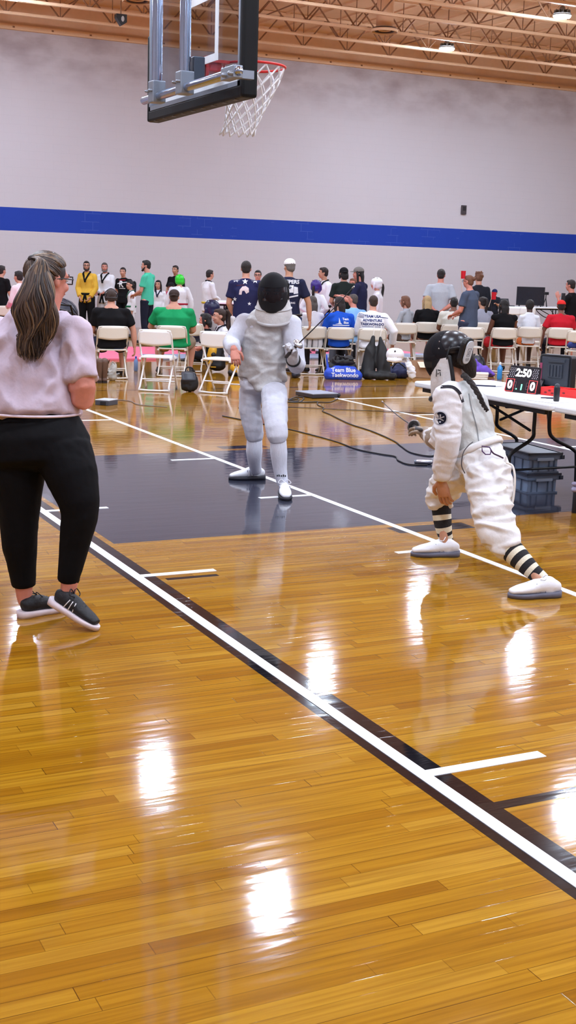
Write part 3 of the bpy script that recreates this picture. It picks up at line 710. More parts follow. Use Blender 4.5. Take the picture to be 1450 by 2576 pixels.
def person(label, px, pyt, D, rel, pose='stand', arms='down', skin='light', hair=('short', 'dark'), shirt=((60, 60, 70), 'short'), pants=((30, 30, 38), 'long'), shoes=(30, 30, 34),
           bw=1.0, face=None, headyaw=0, pitch=0, cap=None, capback=False, guard=None, dobok=None, beard=None, glasses=False, child=False, chairkey=None, seat=.42, tilt=0, rootpos=None, group=None, sock=None, belt=None, lean=0.0):
    """a background figure: px/pyt = pixel of the top of the head, D = distance; grows one body plus clothes"""
    top = at(px, pyt, D)
    if chairkey:
        cp, th = CH[chairkey]; th += R(rel); off = max(-.04, .075*1.6*bw-.185); base = cp + V((-math.sin(th), math.cos(th), 0))*off; ztop = on(px, pyt, 1).z
        # height from the ray at the chair's own distance
        r = ray(px, pyt); kd = base.xy.length/r.xy.length; ztop = CAMH + r.z*kd
    else:
        base = V((top.x, top.y, 0)); th = view_th(base, rel); ztop = top.z
    if rootpos: base = V(rootpos)
    t = thing('person', label, 'person', base, th, group)
    if pose == 'stand': h = ztop
    elif pose == 'sit': h = max(1.0, (ztop-seat-.07)/.485)
    else: h = max(.9, (ztop-.09)/.485)
    hp = {'stand': .525*h, 'sit': seat+.075, 'floor': .10}[pose]
    W = h*bw; B = h*bw**.45; G = h*bw**.65
    if pose == 'sit' and not child: h = max(h, 1.5)
    lv = V((0, lean, 0))
    hip = V((0, 0, hp)); hk = (.13*h*1.22 if child else max(.13*h, .205))
    neck = hip + V((0, -.01*h, .315*h - (.02*h if child else 0))) + lv*h
    hc = V((0, neck.y+.03*h+lean*.25*h, hp+.475*h-hk*.5))
    chest = hip.lerp(neck, .72); waist = hip.lerp(neck, .33) + V((0, -.01*h, 0))
    X = V((1, 0, 0)); sh = {s: neck + V((s*.096*h*bw**.8, -.004*h, -.042*h)) for s in (-1, 1)}
    A = arms if isinstance(arms, tuple) else (arms, arms)                  # (left, right)
    el, wr, fd = {}, {}, {}
    for s, a in ((-1, A[0]), (1, A[1])):
        u, f = ARMS[a] if isinstance(a, str) else a
        u = V((u[0]*s, u[1], u[2])).normalized(); f = V((f[0]*s, f[1], f[2])).normalized()
        el[s] = sh[s]+u*.172*h; wr[s] = el[s]+f*.148*h; fd[s] = f
    hj = {s: hip + V((s*.052*W, 0, -.012*h)) for s in (-1, 1)}
    if pose == 'stand': kn = {s: V((s*.058*W, .012*h, .285*h)) for s in (-1, 1)}; an = {s: V((s*.064*W, -.012*h, .05*h)) for s in (-1, 1)}
    elif pose == 'sit': kn = {s: hip+V((s*.085*W, .235*h, -.012)) for s in (-1, 1)}; an = {s: V((s*.085*W, .215*h, .05*h)) for s in (-1, 1)}
    else: kn = {s: hip+V((s*.16*h, .15*h, .05)) for s in (-1, 1)}; an = {s: V((-s*.05*h, .2*h, .05)) for s in (-1, 1)}
    sk = skinm(skin); vx = .0125 if h > 1.3 else .011
    bm = bmesh.new()
    tube(bm, [hip+V((0, 0, .012*h)), waist, chest, neck-V((0, 0, .02*h))], [(.08*W, .058*W), (.07*W, .05*W), (.088*W, .056*W), (.05*W, .04*W)], side=X, seg=14)
    tube(bm, [neck-V((0, 0, .03*h)), hc-V((0, .01*h, hk*.25))], .034*h, seg=10)
    m, P = head_bm(bm, hc, hk, R(headyaw), R(pitch))
    for s in (-1, 1):
        tube(bm, [neck-V((0, 0, .018*h)), sh[s]], .024*h, seg=8)
        tube(bm, [sh[s], sh[s].lerp(el[s], .5), el[s], el[s].lerp(wr[s], .4), wr[s]], [.03*B, .029*B, .024*B, .0245*B, .0165*h], seg=10)
        tube(bm, [hj[s], hj[s].lerp(kn[s], .5), kn[s], kn[s].lerp(an[s], .35), an[s]], [.052*G, .046*G, .034*G, .034*G, .022*h], seg=10)
    hb = bmesh.new()
    for s in (-1, 1):
        n = V((-s, .3, 0)) if abs(fd[s].z) > .6 else V((0, .1, -1))
        hand(hb, wr[s], fd[s], n, .105*h, .5, thumb=s if abs(fd[s].z) > .6 else -s, seg=5)
    grown('body', bm, sk, t, voxel=vx, it=4, extra=hb)
    infl = .012 if not dobok else .022
    # shirt
    sc, sl = shirt
    cm = cloth(sc)
    bm = bmesh.new(); CAPF[0] = .22
    hem = hip - V((0, 0, (.05 if pose == 'stand' else .02)*h))
    if dobok and pose == 'stand': hem = hip - V((0, 0, .085*h))
    q = infl/h
    tube(bm, [hem, hip.lerp(waist, .4), waist, chest, neck-V((0, 0, .012*h)), neck+V((0, 0, .008*h))], [((.093+q)*W, (.073+q)*W), ((.084+q)*W, (.065+q)*W), ((.076+q)*W, (.056+q)*W), ((.092+q)*W, (.062+q)*W), (.062*B, .05*B), (.044*h, .044*h)], side=X, seg=16)
    for s in (-1, 1):
        tube(bm, [neck-V((0, 0, .02*h)), sh[s]], [.028*h, .033*B], seg=8); ell(bm, sh[s], (.037*B,)*3)
        if sl == 'none': continue
        e, w_ = el[s], wr[s]
        if sl == 'short': tube(bm, [sh[s], sh[s].lerp(e, .35), sh[s].lerp(e, .68)], [.036*B, .038*B, .041*B], seg=10)
        else: tube(bm, [sh[s], sh[s].lerp(e, .6), e, e.lerp(w_, .5), e.lerp(w_, .93)], [.036*B+infl*.3, .036*B+infl*.4, .032*B+infl*.5, .03*B+infl*.6, .026*B+infl*.7], seg=10)
    so = grown('shirt' if not dobok else 'uniform_jacket', bm, cm, t, voxel=vx, it=4, fold=lambda c, n: .006*h*(noise.noise(c*9/h)+.6*noise.noise(c*19/h)))
    # trousers
    pc, pl = pants
    bm = bmesh.new(); z0 = V((0, 0, .025*h))
    tube(bm, [hip+V((0, 0, .06*h)), hip-V((0, 0, .035*h))], [(.088*W, .07*W), (.092*W, .073*W)], side=X, seg=14)
    lk = {'long': 1.0, 'short': None, 'knee': .1, 'calf': .55}[pl]
    for s in (-1, 1):
        k, a = kn[s], an[s]; w1 = 1.18 if dobok else 1.0
        if lk is None: tube(bm, [hj[s], hj[s].lerp(k, .75)], [.058*G, .056*G], seg=10)
        else: tube(bm, [hj[s], hj[s].lerp(k, .5), k, k.lerp(a, .5*lk), k.lerp(a, .97*lk)], [.06*G, .053*G*w1, .042*G*w1, .038*G*w1, .034*G*w1], seg=10)
    grown('trousers' if pl == 'long' else 'shorts', bm, cloth(pc), t, voxel=vx, it=4, fold=lambda c, n: .004*h*noise.noise(c*11/h))
    CAPF[0] = .9
    for s in (-1, 1):
        a = an[s]
        bm = bmesh.new(); bz = a.z-.05*h
        fx = .25*s
        tube(bm, [V((a.x, a.y-.02*h, bz+.028*h)), V((a.x+fx*.04*h, a.y+.04*h, bz+.026*h)), V((a.x+fx*.09*h, a.y+.105*h, bz+.018*h))], [(.026*h, .028*h), (.029*h, .026*h), (.024*h, .018*h)], side=X, seg=10)
        tube(bm, [V((a.x, a.y, bz+.05*h)), V((a.x, a.y, bz+.02*h))], .028*h, seg=8)
        bmesh.ops.bisect_plane(bm, geom=bm.verts[:]+bm.edges[:]+bm.faces[:], plane_co=(0, 0, bz+.004), plane_no=(0, 0, -1), clear_outer=True)
        obj('shoe', bm, sk if shoes is None else mat('shoe_%d_%d_%d' % shoes, shoes, .5), t)
    if dobok:
        col, bel = dobok
        if col:
            bm = bmesh.new(); f = chest+V((0, .066*W+infl+.003, 0))
            tube(bm, [neck+V((-.045*W, .0, .012*h)), neck+V((-.04*W, .046*W, -.01*h)), f+V((0, .0, -.01*h))], [(.014*h, .006*h)]*3, side=X, seg=6); tube(bm, [neck+V((.045*W, .0, .012*h)), neck+V((.04*W, .046*W, -.01*h)), f+V((0, .004, -.035*h))], [(.014*h, .006*h)]*3, side=X, seg=6)
            tube(bm, [neck+V((-.045*W, -.01*h, .012*h)), neck+V((0, -.045*W, .012*h)), neck+V((.045*W, -.01*h, .012*h))], [(.012*h, .006*h)]*3, side=(0, 0, 1), seg=6)
            obj('collar', bm, cloth(col), so)
        if bel:
            bm = bmesh.new(); c = hip.lerp(waist, .25)
            tube(bm, [c+V(((.088+q)*W*math.cos(a), (.068+q)*W*math.sin(a), .0)) for a in [k*math.pi/10 for k in range(20)]], [(.015*h, .008*h)]*20, side=(0, 0, 1), seg=6, closed=True)
            for s in (-1, 1): tube(bm, [c+V((0, (.07+q)*W+.008, 0)), c+V((s*.03*h, (.075+q)*W+.012, -.12*h))], [(.013*h, .005*h)]*2, side=X, seg=6)
            obj('belt', bm, cloth(bel), t)
    if face is None: face = 60 < abs(((rel+headyaw+180) % 360)-180)
    if face: face_parts(t, hc, m, P, hk, brow=hair[1] if hair else 'dark', beard=beard, glasses=glasses)
    elif glasses: specs(t, P, m, hk)
    if hair and not guard: hair_parts(t, P, m, hk, *hair)
    if hair and guard and hair[0].startswith('pony'):
        bm = bmesh.new(); tube(bm, smooth_path([P(0, -.52, .05), P(.02, -.62, -.3), P(0, -.56, -.9), P(0, -.5, -1.3)], 4), [.08*hk]+[.13*hk]*10+[.05*hk]*2, seg=8); grown('ponytail', bm, hairm(hair[1]), t, voxel=.012, it=2)
    if cap: cap_parts(t, P, m, hk, cap, capback)
    if guard: helmet_parts(t, P, m, hk, guard)
    if tilt: t.rotation_euler.y = R(tilt)
    return dict(t=t, shirt=so, hip=hip, neck=neck, chest=chest, waist=waist, h=h, W=W, P=P, m=m, hk=hk, hc=hc, wr=wr, el=el, th=th, base=base, infl=infl)
def back_decal(pr, name, parts, mts, front=False, target=None):
    """flat shapes laid on the back (or the front) of a shirt; parts = function(bm, x-right/up matrix builder)"""
    s = 1 if front else -1
    o = obj(name, parts, mts, pr['shirt']); DECALS.append((o, target or pr['shirt'], V((0, -s, 0)), .004))
    return o
def back_m(pr, x, z, front=False):
    """matrix of a text plane, x to the reader's right, z up from mid chest"""
    c = pr['chest']; y = .5 if front else -.5
    return face_mtx((c.x+(-x if front else x), y, c.z+z), (-1, 0, 0) if front else (1, 0, 0), (0, 0, 1))
def star(bm, mtx, r, mi=0):
    pts = [mtx @ V((rr*math.sin(a), rr*math.cos(a), 0)) for k in range(10) for rr, a in [((r if k % 2 == 0 else r*.42), k*math.pi/5)]]
    f = bm.faces.new([bm.verts.new(p) for p in pts]); f.material_index = mi
def poly(bm, mtx, pts, mi=0):
    f = bm.faces.new([bm.verts.new(mtx @ V((x, y, 0))) for x, y in pts]); f.material_index = mi
# ------------------------------------------------------------------ the crowd, left to right
WHT = (232, 232, 238); BLKC = (15, 14, 17); NAVY = (30, 38, 66)
UNI = dict(shirt=(WHT, 'long'), pants=(WHT, 'long'))
person('person in a black top at the left edge, standing behind a long-haired woman', 2, 668, 24.5, -40, skin='light', hair=('short', 'dark'), shirt=(BLKC, 'short'), bw=1.15, arms='front')
person('dark-haired person in a pale pink top, partly hidden by the long-haired woman', 54, 682, 22, 40, skin='light', hair=('short', 'dark'), shirt=((232, 214, 220), 'long'), pants=((60, 60, 66), 'long'), arms='front', lean=.03)
person('man in a yellow martial arts uniform with black collar and belt', 219, 657, 29, 160, skin='light', hair=('short', 'dark'), shirt=((222, 176, 66), 'long'), pants=(BLKC, 'long'), arms='low', dobok=((12, 12, 14), (12, 12, 14)), beard='dark', glasses=True, headyaw=20, bw=1.05)
person('grey-haired bearded man in a white uniform beside the man in yellow', 265, 661, 29.4, 150, skin='pink', hair=('short', 'salt'), arms='front', dobok=((12, 12, 14), (12, 12, 14)), beard='grey', headyaw=30, bw=1.12, **UNI)
q = person('man in a black tee with a white scrawled logo on its chest', 311, 673, 29, 150, skin='light', hair=('short', 'dark'), shirt=(BLKC, 'short'), pants=(BLKC, 'long'), arms='behind', bw=1.12, headyaw=15)
bm = bmesh.new(); add_text(bm, 'R', .2, back_m(q, -.01, .0, True) @ Matrix.Shear('XZ', 4, (.0, 0)), .006); M_ = back_m(q, 0, 0, True); poly(bm, M_, [(-.13, .02), (.12, .06), (.12, .045), (-.13, 0)]); poly(bm, M_, [(-.06, -.1), (.09, -.1), (.09, -.085), (-.06, -.085)]); poly(bm, M_, [(-.1, .1), (.08, .11), (.08, .09), (-.1, .085)], 1)
back_decal(q, 'chest_logo', bm, [cloth((226, 226, 230)), cloth((150, 30, 40))], front=True)
person('girl in a white uniform with a green belt and long black ponytail', 330, 706, 28, 105, skin='light', hair=('ponylong', 'black'), arms='down', dobok=((40, 90, 70), (30, 110, 70)), child=True, headyaw=10, **UNI)
person('bearded man in a teal tee and dark trousers, seen in profile', 371, 655, 26, 62, skin='light', hair=('short', 'black'), shirt=((76, 196, 160), 'short'), pants=((28, 32, 48), 'long'), arms='front', beard='black', headyaw=20)
person('girl with long dark hair, her face just right of the teal tee', 399, 705, 29, 165, skin='light', hair=('long', 'black'), child=True, dobok=((40, 40, 60), None), **UNI)
person('person in a pink top and black cap between teal tee and green headguard', 432, 711, 29.2, 150, skin='pink', hair=('bob', 'dark'), shirt=((214, 92, 122), 'short'), cap=(26, 26, 30), arms='down')
person('smiling man in a black top behind the child with the green headguard', 443, 668, 30, 150, skin='tan', hair=('short', 'dark'), shirt=(BLKC, 'short'), arms='front', bw=1.1)
person('child in a white uniform and bright green headguard, seen from behind', 452, 692, 28, -8, skin='light', hair=('short', 'brown'), arms='hang', guard=(52, 220, 60), dobok=(None, (170, 40, 60)), child=True, bw=1.3, **UNI)
person('youth in a white uniform with black collar and coloured belt, looking right', 526, 679, 27, -55, skin='light', hair=('short', 'dark'), arms='front', dobok=((22, 22, 28), (220, 190, 70)), **UNI)
person('dark-haired person in black bent over behind the star-patterned shirt', 579, 709, 26.5, -70, skin='tan', hair=('short', 'black'), shirt=(BLKC, 'long'), arms='write', lean=.06)
q = person('man in a dark blue shirt with white stars and white shorts, seen from behind', 620, 657, 18.8, 0, skin='light', hair=('short', 'dark'), shirt=((38, 40, 78), 'short'), pants=((222, 222, 228), 'knee'), arms='low', bw=1.22)
for x, z, r in ((-.15, .15, .05), (-.01, .125, .048), (.14, .145, .05), (-.16, -.14, .035), (.06, -.20, .03)): bm = bmesh.new(); star(bm, back_m(q, x, z), r); back_decal(q, 'star', bm, cloth((226, 228, 236)))
bm = bmesh.new(); M_ = back_m(q, 0, 0); poly(bm, M_, [(-.1, -.07), (-.09, .0), (-.05, .05), (.0, .06), (.045, .03), (.05, -.03), (.01, -.055), (-.02, -.01), (-.05, -.015), (-.06, -.07)], 1)
poly(bm, M_, [(-.14, .07), (-.02, .085), (-.03, .065), (-.14, .055)], 2)
back_decal(q, 'back_print', bm, [cloth((226, 228, 236)), cloth((222, 204, 206)), cloth((70, 40, 60))])
person('dark-haired man with glasses facing the camera, just behind the fencer\'s mask', 650, 680, 25, 172, skin='light', hair=('short', 'black'), glasses=True, shirt=((52, 56, 72), 'short'))
q = person('man in a white cap, navy printed tee and blue jeans, seen from behind', 729, 652, 18.6, -4, skin='tan', hair=('short', 'grey'), shirt=((32, 36, 62), 'short'), pants=((44, 58, 98), 'long'), arms='hang', cap=(238, 238, 240), capback=False, headyaw=30, bw=1.14, shoes=(26, 28, 40))
bm = bmesh.new(); add_text(bm, 'KEEPERS', .075, back_m(q, .02, .105), .003); M_ = back_m(q, .02, 0)
poly(bm, M_, [(-.14, -.14), (-.14, -.03), (-.06, .05), (-.06, -.06)]); poly(bm, M_, [(-.05, -.05), (-.05, .05), (.06, .06), (.06, -.05)]); poly(bm, M_, [(.065, -.07), (.065, .04), (.12, .03), (.13, -.06)]); poly(bm, M_, [(-.14, -.16), (.13, -.1), (.13, -.075), (-.14, -.145)])
poly(bm, M_, [(-.12, -.12), (-.12, -.07), (-.08, -.04), (-.08, -.09)], 1); poly(bm, M_, [(-.03, -.0), (-.03, .035), (.03, .04), (.03, .0)], 1); add_text(bm, 'TRUCKING', .036, back_m(q, .02, -.20), .001)
back_decal(q, 'truck_print', bm, [cloth((216, 218, 226)), cloth((32, 36, 62))])
bm = bmesh.new(); c = q['hip'].lerp(q['waist'], .12); W = q['W']
tube(bm, [c+V((.105*W*math.cos(a), .083*W*math.sin(a), 0)) for a in [k*math.pi/10 for k in range(20)]], [(.018, .008)]*20, side=(0, 0, 1), seg=6, closed=True); obj('leather_belt', bm, plastic((30, 24, 24)), q['t'])
person('child in a dark blue headguard, half hidden behind the girl with the braid', 536, 756, 23.2, 60, pose='floor', skin='light', hair=('short', 'dark'), guard=(26, 30, 66), child=True, shirt=((150, 140, 136), 'long'))
person('child with chin-length black hair and a black shirt, sitting on the mat', 521, 788, 21.5, 75, pose='floor', skin='pink', hair=('bob', 'black'), shirt=(BLKC, 'short'), child=True, arms='lap')
person('girl in a white uniform with a brown braid, sitting on the mat', 557, 776, 21.8, 105, pose='floor', skin='light', hair=('pony', 'brown'), dobok=((30, 30, 40), None), child=True, arms='lap', pitch=.15, **UNI)
person('child in a purple headguard and white uniform, dark ponytail, seen from behind', 795, 706, 24, -25, skin='light', hair=('pony', 'dark'), guard=(62, 42, 130), dobok=(None, (200, 60, 60)), child=True, arms='hip', bw=1.1, **UNI)
person('man in a white uniform jacket with black collar and black trousers, looking left', 818, 673, 24.6, 115, skin='tan', hair=('short', 'dark'), shirt=(WHT, 'long'), pants=(BLKC, 'long'), arms='low', dobok=((22, 22, 26), (22, 22, 26)), headyaw=-20)
person('person in a black cap and dark green tee, seen from behind', 867, 674, 23, 15, skin='light', hair=('bob', 'black'), shirt=((34, 42, 40), 'short'), pants=(BLKC, 'long'), cap=(24, 24, 28), capback=True, arms='front', bw=1.1)
q = person('woman in a patterned grey cap with very long black hair and a navy tee', 907, 673, 22.4, 70, skin='pink', hair=('long', 'black'), shirt=((34, 36, 66), 'short'), pants=(BLKC, 'long'), cap=(120, 116, 112), arms='write', bw=1.1, headyaw=15)
person('person in a coral red top between the black cap and the grey cap', 891, 700, 24, 150, skin='pink', hair=('short', 'auburn'), shirt=((216, 76, 84), 'short'), arms='write')
person('child in a white headguard and uniform with a long black ponytail', 951, 700, 25.5, 85, skin='light', hair=('pony', 'black'), guard=(236, 238, 244), dobok=(None, None), child=True, arms='down', **UNI)
q = person('tall man in a grey tee and navy trousers, hands clasped behind his back', 1111, 677, 23.2, -4, skin='pink', hair=('short', 'dark'), shirt=((180, 184, 192), 'short'), pants=((36, 42, 84), 'long'), arms='behind', bw=1.22)
bm = bmesh.new(); c = q['hip']; W = q['W']; tube(bm, [c+V((.106*W*math.cos(a), .085*W*math.sin(a), -.02)) for a in [k*math.pi/10 for k in range(20)]], [(.02, .008)]*20, side=(0, 0, 1), seg=6, closed=True); obj('waistband', bm, cloth((196, 150, 70)), q['t'])
person('woman with glasses and hair bun in a grey-blue tee, looking left', 1184, 693, 21, 62, skin='pink', hair=('bun', 'auburn'), shirt=((74, 84, 104), 'short'), pants=((50, 54, 72), 'long'), arms='front', glasses=True, bw=1.25)
person('person with light brown curly hair in a black jacket, seen from behind', 1207, 684, 24, 15, skin='light', hair=('curly', 'auburn'), shirt=((34, 36, 44), 'long'), pants=(BLKC, 'long'), arms='down')
person('person in a dark blue cap and black top behind the far table', 1246, 728, 34.5, 170, pose='stand', skin='tan', hair=('short', 'dark'), cap=(28, 36, 80), shirt=((28, 30, 38), 'short'), arms='write')
person('person in a black tee and beige shorts holding up a phone, right edge', 1441, 704, 23, 65, skin='pink', hair=('short', 'dark'), shirt=(BLKC, 'short'), pants=((190, 164, 140), 'knee'), arms=(((.1, .4, -.9), (.05, .3, .95)), 'down'), bw=1.15)
# seated spectators, each on a chair
q = person('heavy man in black shirt and dark blue shorts with a headset, seated', 262, 726, 17, -3, 'sit', ('lap', 'hang'), 'light', ('mop', 'brown'), ((14, 13, 16), 'short'), ((34, 38, 62), 'knee'), shoes=(24, 22, 24), chairkey='c2', bw=1.5)
bm = bmesh.new(); P = q['P']; hk = q['hk']; tube(bm, smooth_path([P(-.37, .0, 0), P(-.40, -.02, .3), P(0, -.02, .57), P(.40, -.02, .3), P(.37, .0, 0)], 4), .007, seg=6); tube(bm, smooth_path([P(-.38, -.1, -.02), P(-.3, -.45, -.05), P(0, -.52, -.05), P(.3, -.45, -.05), P(.38, -.1, -.02)], 4), .006, seg=6)
for s in (-1, 1): ell(bm, P(s*.38, -.02, 0), (.015, .025, .03))
obj('headset', bm, plastic((40, 38, 44)), q['t'])
q = person('broad man in a bright green tee and dark cap, seated, seen from behind', 412, 727, 17, 4, 'sit', (((.5, .5, -1), (-.3, .8, -.3)), 'lap'), 'light', ('short', 'brown'), ((24, 146, 88), 'short'), ((140, 124, 104), 'knee'), chairkey='c4', bw=1.7, cap=(62, 50, 46), capback=True)
person('person with long grey and black hair seated left of the woman in blue', 789, 757, 18.3, 20, 'sit', 'lap', 'light', ('long', 'salt'), ((214, 212, 220), 'short'), ((60, 62, 74), 'long'), chairkey='c7', bw=1.1)
q = person('woman with straight brown hair in a royal blue tee, seated', 850, 757, 18.3, 6, 'sit', 'lap', 'light', ('long', 'dark'), ((30, 84, 196), 'short'), ((26, 26, 34), 'long'), chairkey='c8', bw=1.35, headyaw=25)
bm = bmesh.new(); add_text(bm, 'Team', .05, back_m(q, .07, .035), .002); add_text(bm, 'Blue', .05, back_m(q, .075, -.02), .002); M_ = back_m(q, -.04, 0); poly(bm, M_, [(-.06, -.045), (-.01, -.03), (.0, .06), (.02, -.02), (.05, -.045)]); poly(bm, M_, [(-.09, -.07), (.18, -.07), (.18, -.055), (-.09, -.055)]); back_decal(q, 'back_print', bm, cloth((226, 230, 240)))
person('man with thin grey hair in a light blue polo shirt, seated', 884, 738, 20, 25, 'sit', 'lap', 'pink', ('buzz', 'salt'), ((134, 182, 230), 'short'), ((80, 84, 96), 'long'), chairkey='cp', bw=1.25, headyaw=20)
q = person('youth in a white uniform jacket with blue lettering on the back, seated', 938, 742, 18.3, -2, 'sit', ('lap', ((.75, -.1, -1), (-.1, .55, -1))), 'light', ('short', 'brown'), ((238, 238, 244), 'long'), ((232, 232, 238), 'long'), chairkey='c9', bw=1.25, dobok=(None, None), headyaw=12)
bm = bmesh.new(); add_text(bm, 'TEAM USA', .055, back_m(q, .0, .075), .002); add_text(bm, 'ADVENTURE', .052, back_m(q, .0, .015), .002); add_text(bm, 'TAEKWON-DO', .052, back_m(q, .0, -.045), .002); M_ = back_m(q, 0, 0)
for k in range(4): poly(bm, M_, [(-.24, .13-.018*k), (-.13, .105-.018*k), (-.13, .098-.018*k), (-.23, .12-.018*k)])
poly(bm, M_, [(-.16, -.085), (.16, -.085), (.16, -.078), (-.16, -.078)]); poly(bm, M_, [(.13, .07), (.24, .06), (.24, .053), (.13, .06)]); back_decal(q, 'back_print', bm, cloth((40, 54, 110)))
person('small person with auburn hair and glasses in grey, seated by the blonde', 1020, 768, 20.4, 45, 'sit', 'lap', 'light', ('bob', 'auburn'), ((166, 170, 178), 'short'), ((90, 70, 60), 'short'), chairkey='c10', bw=1.05, glasses=True)
person('person with wavy blond hair in a black top, seated, seen from behind', 1066, 752, 20.6, 8, 'sit', 'lap', 'light', ('long', 'blond'), (BLKC, 'short'), ((120, 80, 60), 'short'), chairkey='c11', bw=1.3)
person('bald man in a cream tee, seated, seen from behind', 1142, 752, 19.8, 0, 'sit', 'lap', 'brown', ('buzz', 'black'), ((212, 210, 200), 'short'), ((40, 46, 74), 'long'), chairkey='c11b', bw=1.5)
person('person in light grey with tied dark hair, seated beside the black tank top', 1217, 750, 20.4, 0, 'sit', 'lap', 'tan', ('pony', 'dark'), ((156, 158, 172), 'short'), ((70, 70, 80), 'long'), chairkey='cg', bw=1.1, headyaw=30)
person('woman with very long black hair in a black tank top and red shorts, seated', 1251, 755, 19.6, 14, 'sit', 'lap', 'brown', ('long', 'black'), ((14, 13, 16), 'none'), ((206, 40, 48), 'short'), chairkey='c13', bw=1.35, rootpos=None)
person('child with short black hair in a white shirt, seated', 1328, 769, 20.2, 4, 'sit', 'lap', 'dark', ('short', 'black'), ((226, 230, 240), 'short'), ((216, 110, 50), 'short'), chairkey='c14', bw=.95)
person('person in a red cap and red shirt, seated, seen from behind', 1409, 762, 20.3, 6, 'sit', ('hang', 'lap'), 'brown', ('buzz', 'black'), ((196, 30, 46), 'short'), ((34, 34, 48), 'long'), chairkey='c15', bw=1.45, cap=(222, 48, 44), capback=False)
# ------------------------------------------------------------------ the three main figures
class Fig:
    def __init__(s, label, px, py, rel):
        p = on(px, py); s.base = V((p.x, p.y, 0)); s.t = thing('person', label, 'person', s.base); s.th = view_th(s.base, rel)
        s.side = V((math.cos(s.th), math.sin(s.th), 0)); s.fwd = V((-math.sin(s.th), math.cos(s.th), 0))
    def L(s, px, py, D): return at(px, py, D)-s.base
    def F(s, px, py, z=0): return on(px, py, z)-s.base
CAMR = V((AX.x, AY.x, 0)).normalized()
def folds(a, sc, sc2=2.3, stretch=(1, 1, 1)):
    def f(c, n):
        q = V((c.x*stretch[0], c.y*stretch[1], c.z*stretch[2]))*sc
        w = q+V((noise.noise(q*.6+V((7, 1, 3))), noise.noise(q*.6+V((1, 9, 2))), noise.noise(q*.6)))*.9
        return a*((.5-abs(noise.noise(w)))*1.3+.45*noise.noise(w*sc2)-.35)
    return f
def shoe(root, heel, toe, up, mu, ms, ml, lift=0.0, wid=1.0, ln=None, name='shoe', stripe=None):
    """sports shoe from heel to toe: upper mesh with sole and laces as sub-parts"""
    f = (toe-heel); Ln = ln or f.length; f.normalize(); s = f.cross(up).normalized(); u = s.cross(f).normalized()
    pos = lambda t, a, h: heel+f*(t*Ln)+s*a+u*h
    bm = bmesh.new()
    T = [.10, .17, .29, .45, .62, .80, .93]; Wd = [.026, .034, .036, .037, .043, .040, .028]; Hh = [.066, .078, .086, .080, .060, .046, .032]
    k = Ln/.28
    tube(bm, [pos(t, 0, (.016+h/2)*k) for t, h in zip(T, Hh)], [(w_*k*wid, h/2*k) for w_, h in zip(Wd, Hh)], side=s, seg=18)
    tube(bm, [pos(.27, 0, .04*k), pos(.26, 0, .072*k)], [(.050*k, .035*k*wid), (.048*k, .032*k*wid)], side=f, seg=16)
    up_ = grown(name, bm, mu, root, voxel=.0055, it=5)
    bm = bmesh.new(); n = 12
    T2 = [0, .04, .12, .28, .45, .62, .78, .9, .97, 1.0]; W2 = [.012, .028, .036, .038, .038, .046, .045, .034, .02, .006]
    pl = [(t, w_) for t, w_ in zip(T2, W2)] + [(t, -w_) for t, w_ in reversed(list(zip(T2, W2)))]
    R0 = [bm.verts.new(pos(t, w_*k*wid*.94, .0+lift*max(0, t-.7)**2)) for t, w_ in pl]; R1 = [bm.verts.new(pos(t, w_*k*wid*1.06, .014*k)) for t, w_ in pl]; R2 = [bm.verts.new(pos(t, w_*k*wid*1.0, (.034-.012*t)*k)) for t, w_ in pl]
    N = len(pl)
    for A, B_ in ((R0, R1), (R1, R2)):
        for i in range(N): bm.faces.new((A[i], A[(i+1) % N], B_[(i+1) % N], B_[i])).smooth = True
    bm.faces.new(list(reversed(R0))); bm.faces.new(R2); obj('sole', bm, ms, up_)
    bm = bmesh.new()
    for j in range(5):
        t = .36+.065*j; h = (.093-.075*(t-.36))*k; w_ = .02*k
        tube(bm, [pos(t, -w_, h-.008), pos(t+.02, 0, h+.004), pos(t+.04, w_, h-.008)], .0028*k, seg=5)
    for e in (-1, 1): tube(bm, smooth_path([pos(.36, 0, .1*k), pos(.32, e*.022*k, .118*k), pos(.38, e*.045*k, .098*k), pos(.43, e*.02*k, .094*k)], 4), .0026*k, seg=5)
    obj('lace', bm, ml, up_)
    if stripe:
        for e in (-1, 1):
            bm = bmesh.new()
            for j in range(3): tube(bm, [pos(.34+.09*j, e*.036*k, .03*k), pos(.40+.06*j, e*.035*k, .075*k)], .0028*k, seg=5)
            obj('side_stripe', bm, stripe, up_)
    return up_
# ================= woman seen from behind
f = Fig('long-haired woman in a pale lilac cropped tee and black leggings, seen from behind', 120, 1560, -22)
L = f.L; SKP = skinm('pink')
hc = L(121, 705, 5.66); HK = .226; yaw = view_th(f.base, -52)
bm = bmesh.new(); m, P = head_bm(bm, hc, HK, yaw, R(-4))
neck = L(108, 792, 5.66)
tube(bm, [neck-V((0, 0, .05)), hc-V((0, 0, .07))], .062, seg=12)
tube(bm, [L(85, 1100, 5.68), L(75, 960, 5.68), L(85, 860, 5.68), neck], [(.2, .13), (.16, .11), (.17, .11), (.08, .07)], side=f.side, seg=16)
sR, eR, wR = L(186, 838, 5.6), L(210, 1003, 5.6), L(150, 985, 5.82); sL, eL, wL = L(8, 838, 5.74), L(-24, 1000, 5.8), L(52, 985, 5.98)
for a, b, c in ((sR, eR, wR), (sL, eL, wL)):
    tube(bm, [neck, a], .055, seg=10); tube(bm, [a, a.lerp(b, .5), a.lerp(b, .86), b, b.lerp(c, .4), c], [.056, .06, .064, .054, .05, .031], seg=14)
kR, aR, kL, aL = L(199, 1297, 5.6), L(172, 1485, 5.64), L(46, 1300, 5.72), L(62, 1505, 5.78)
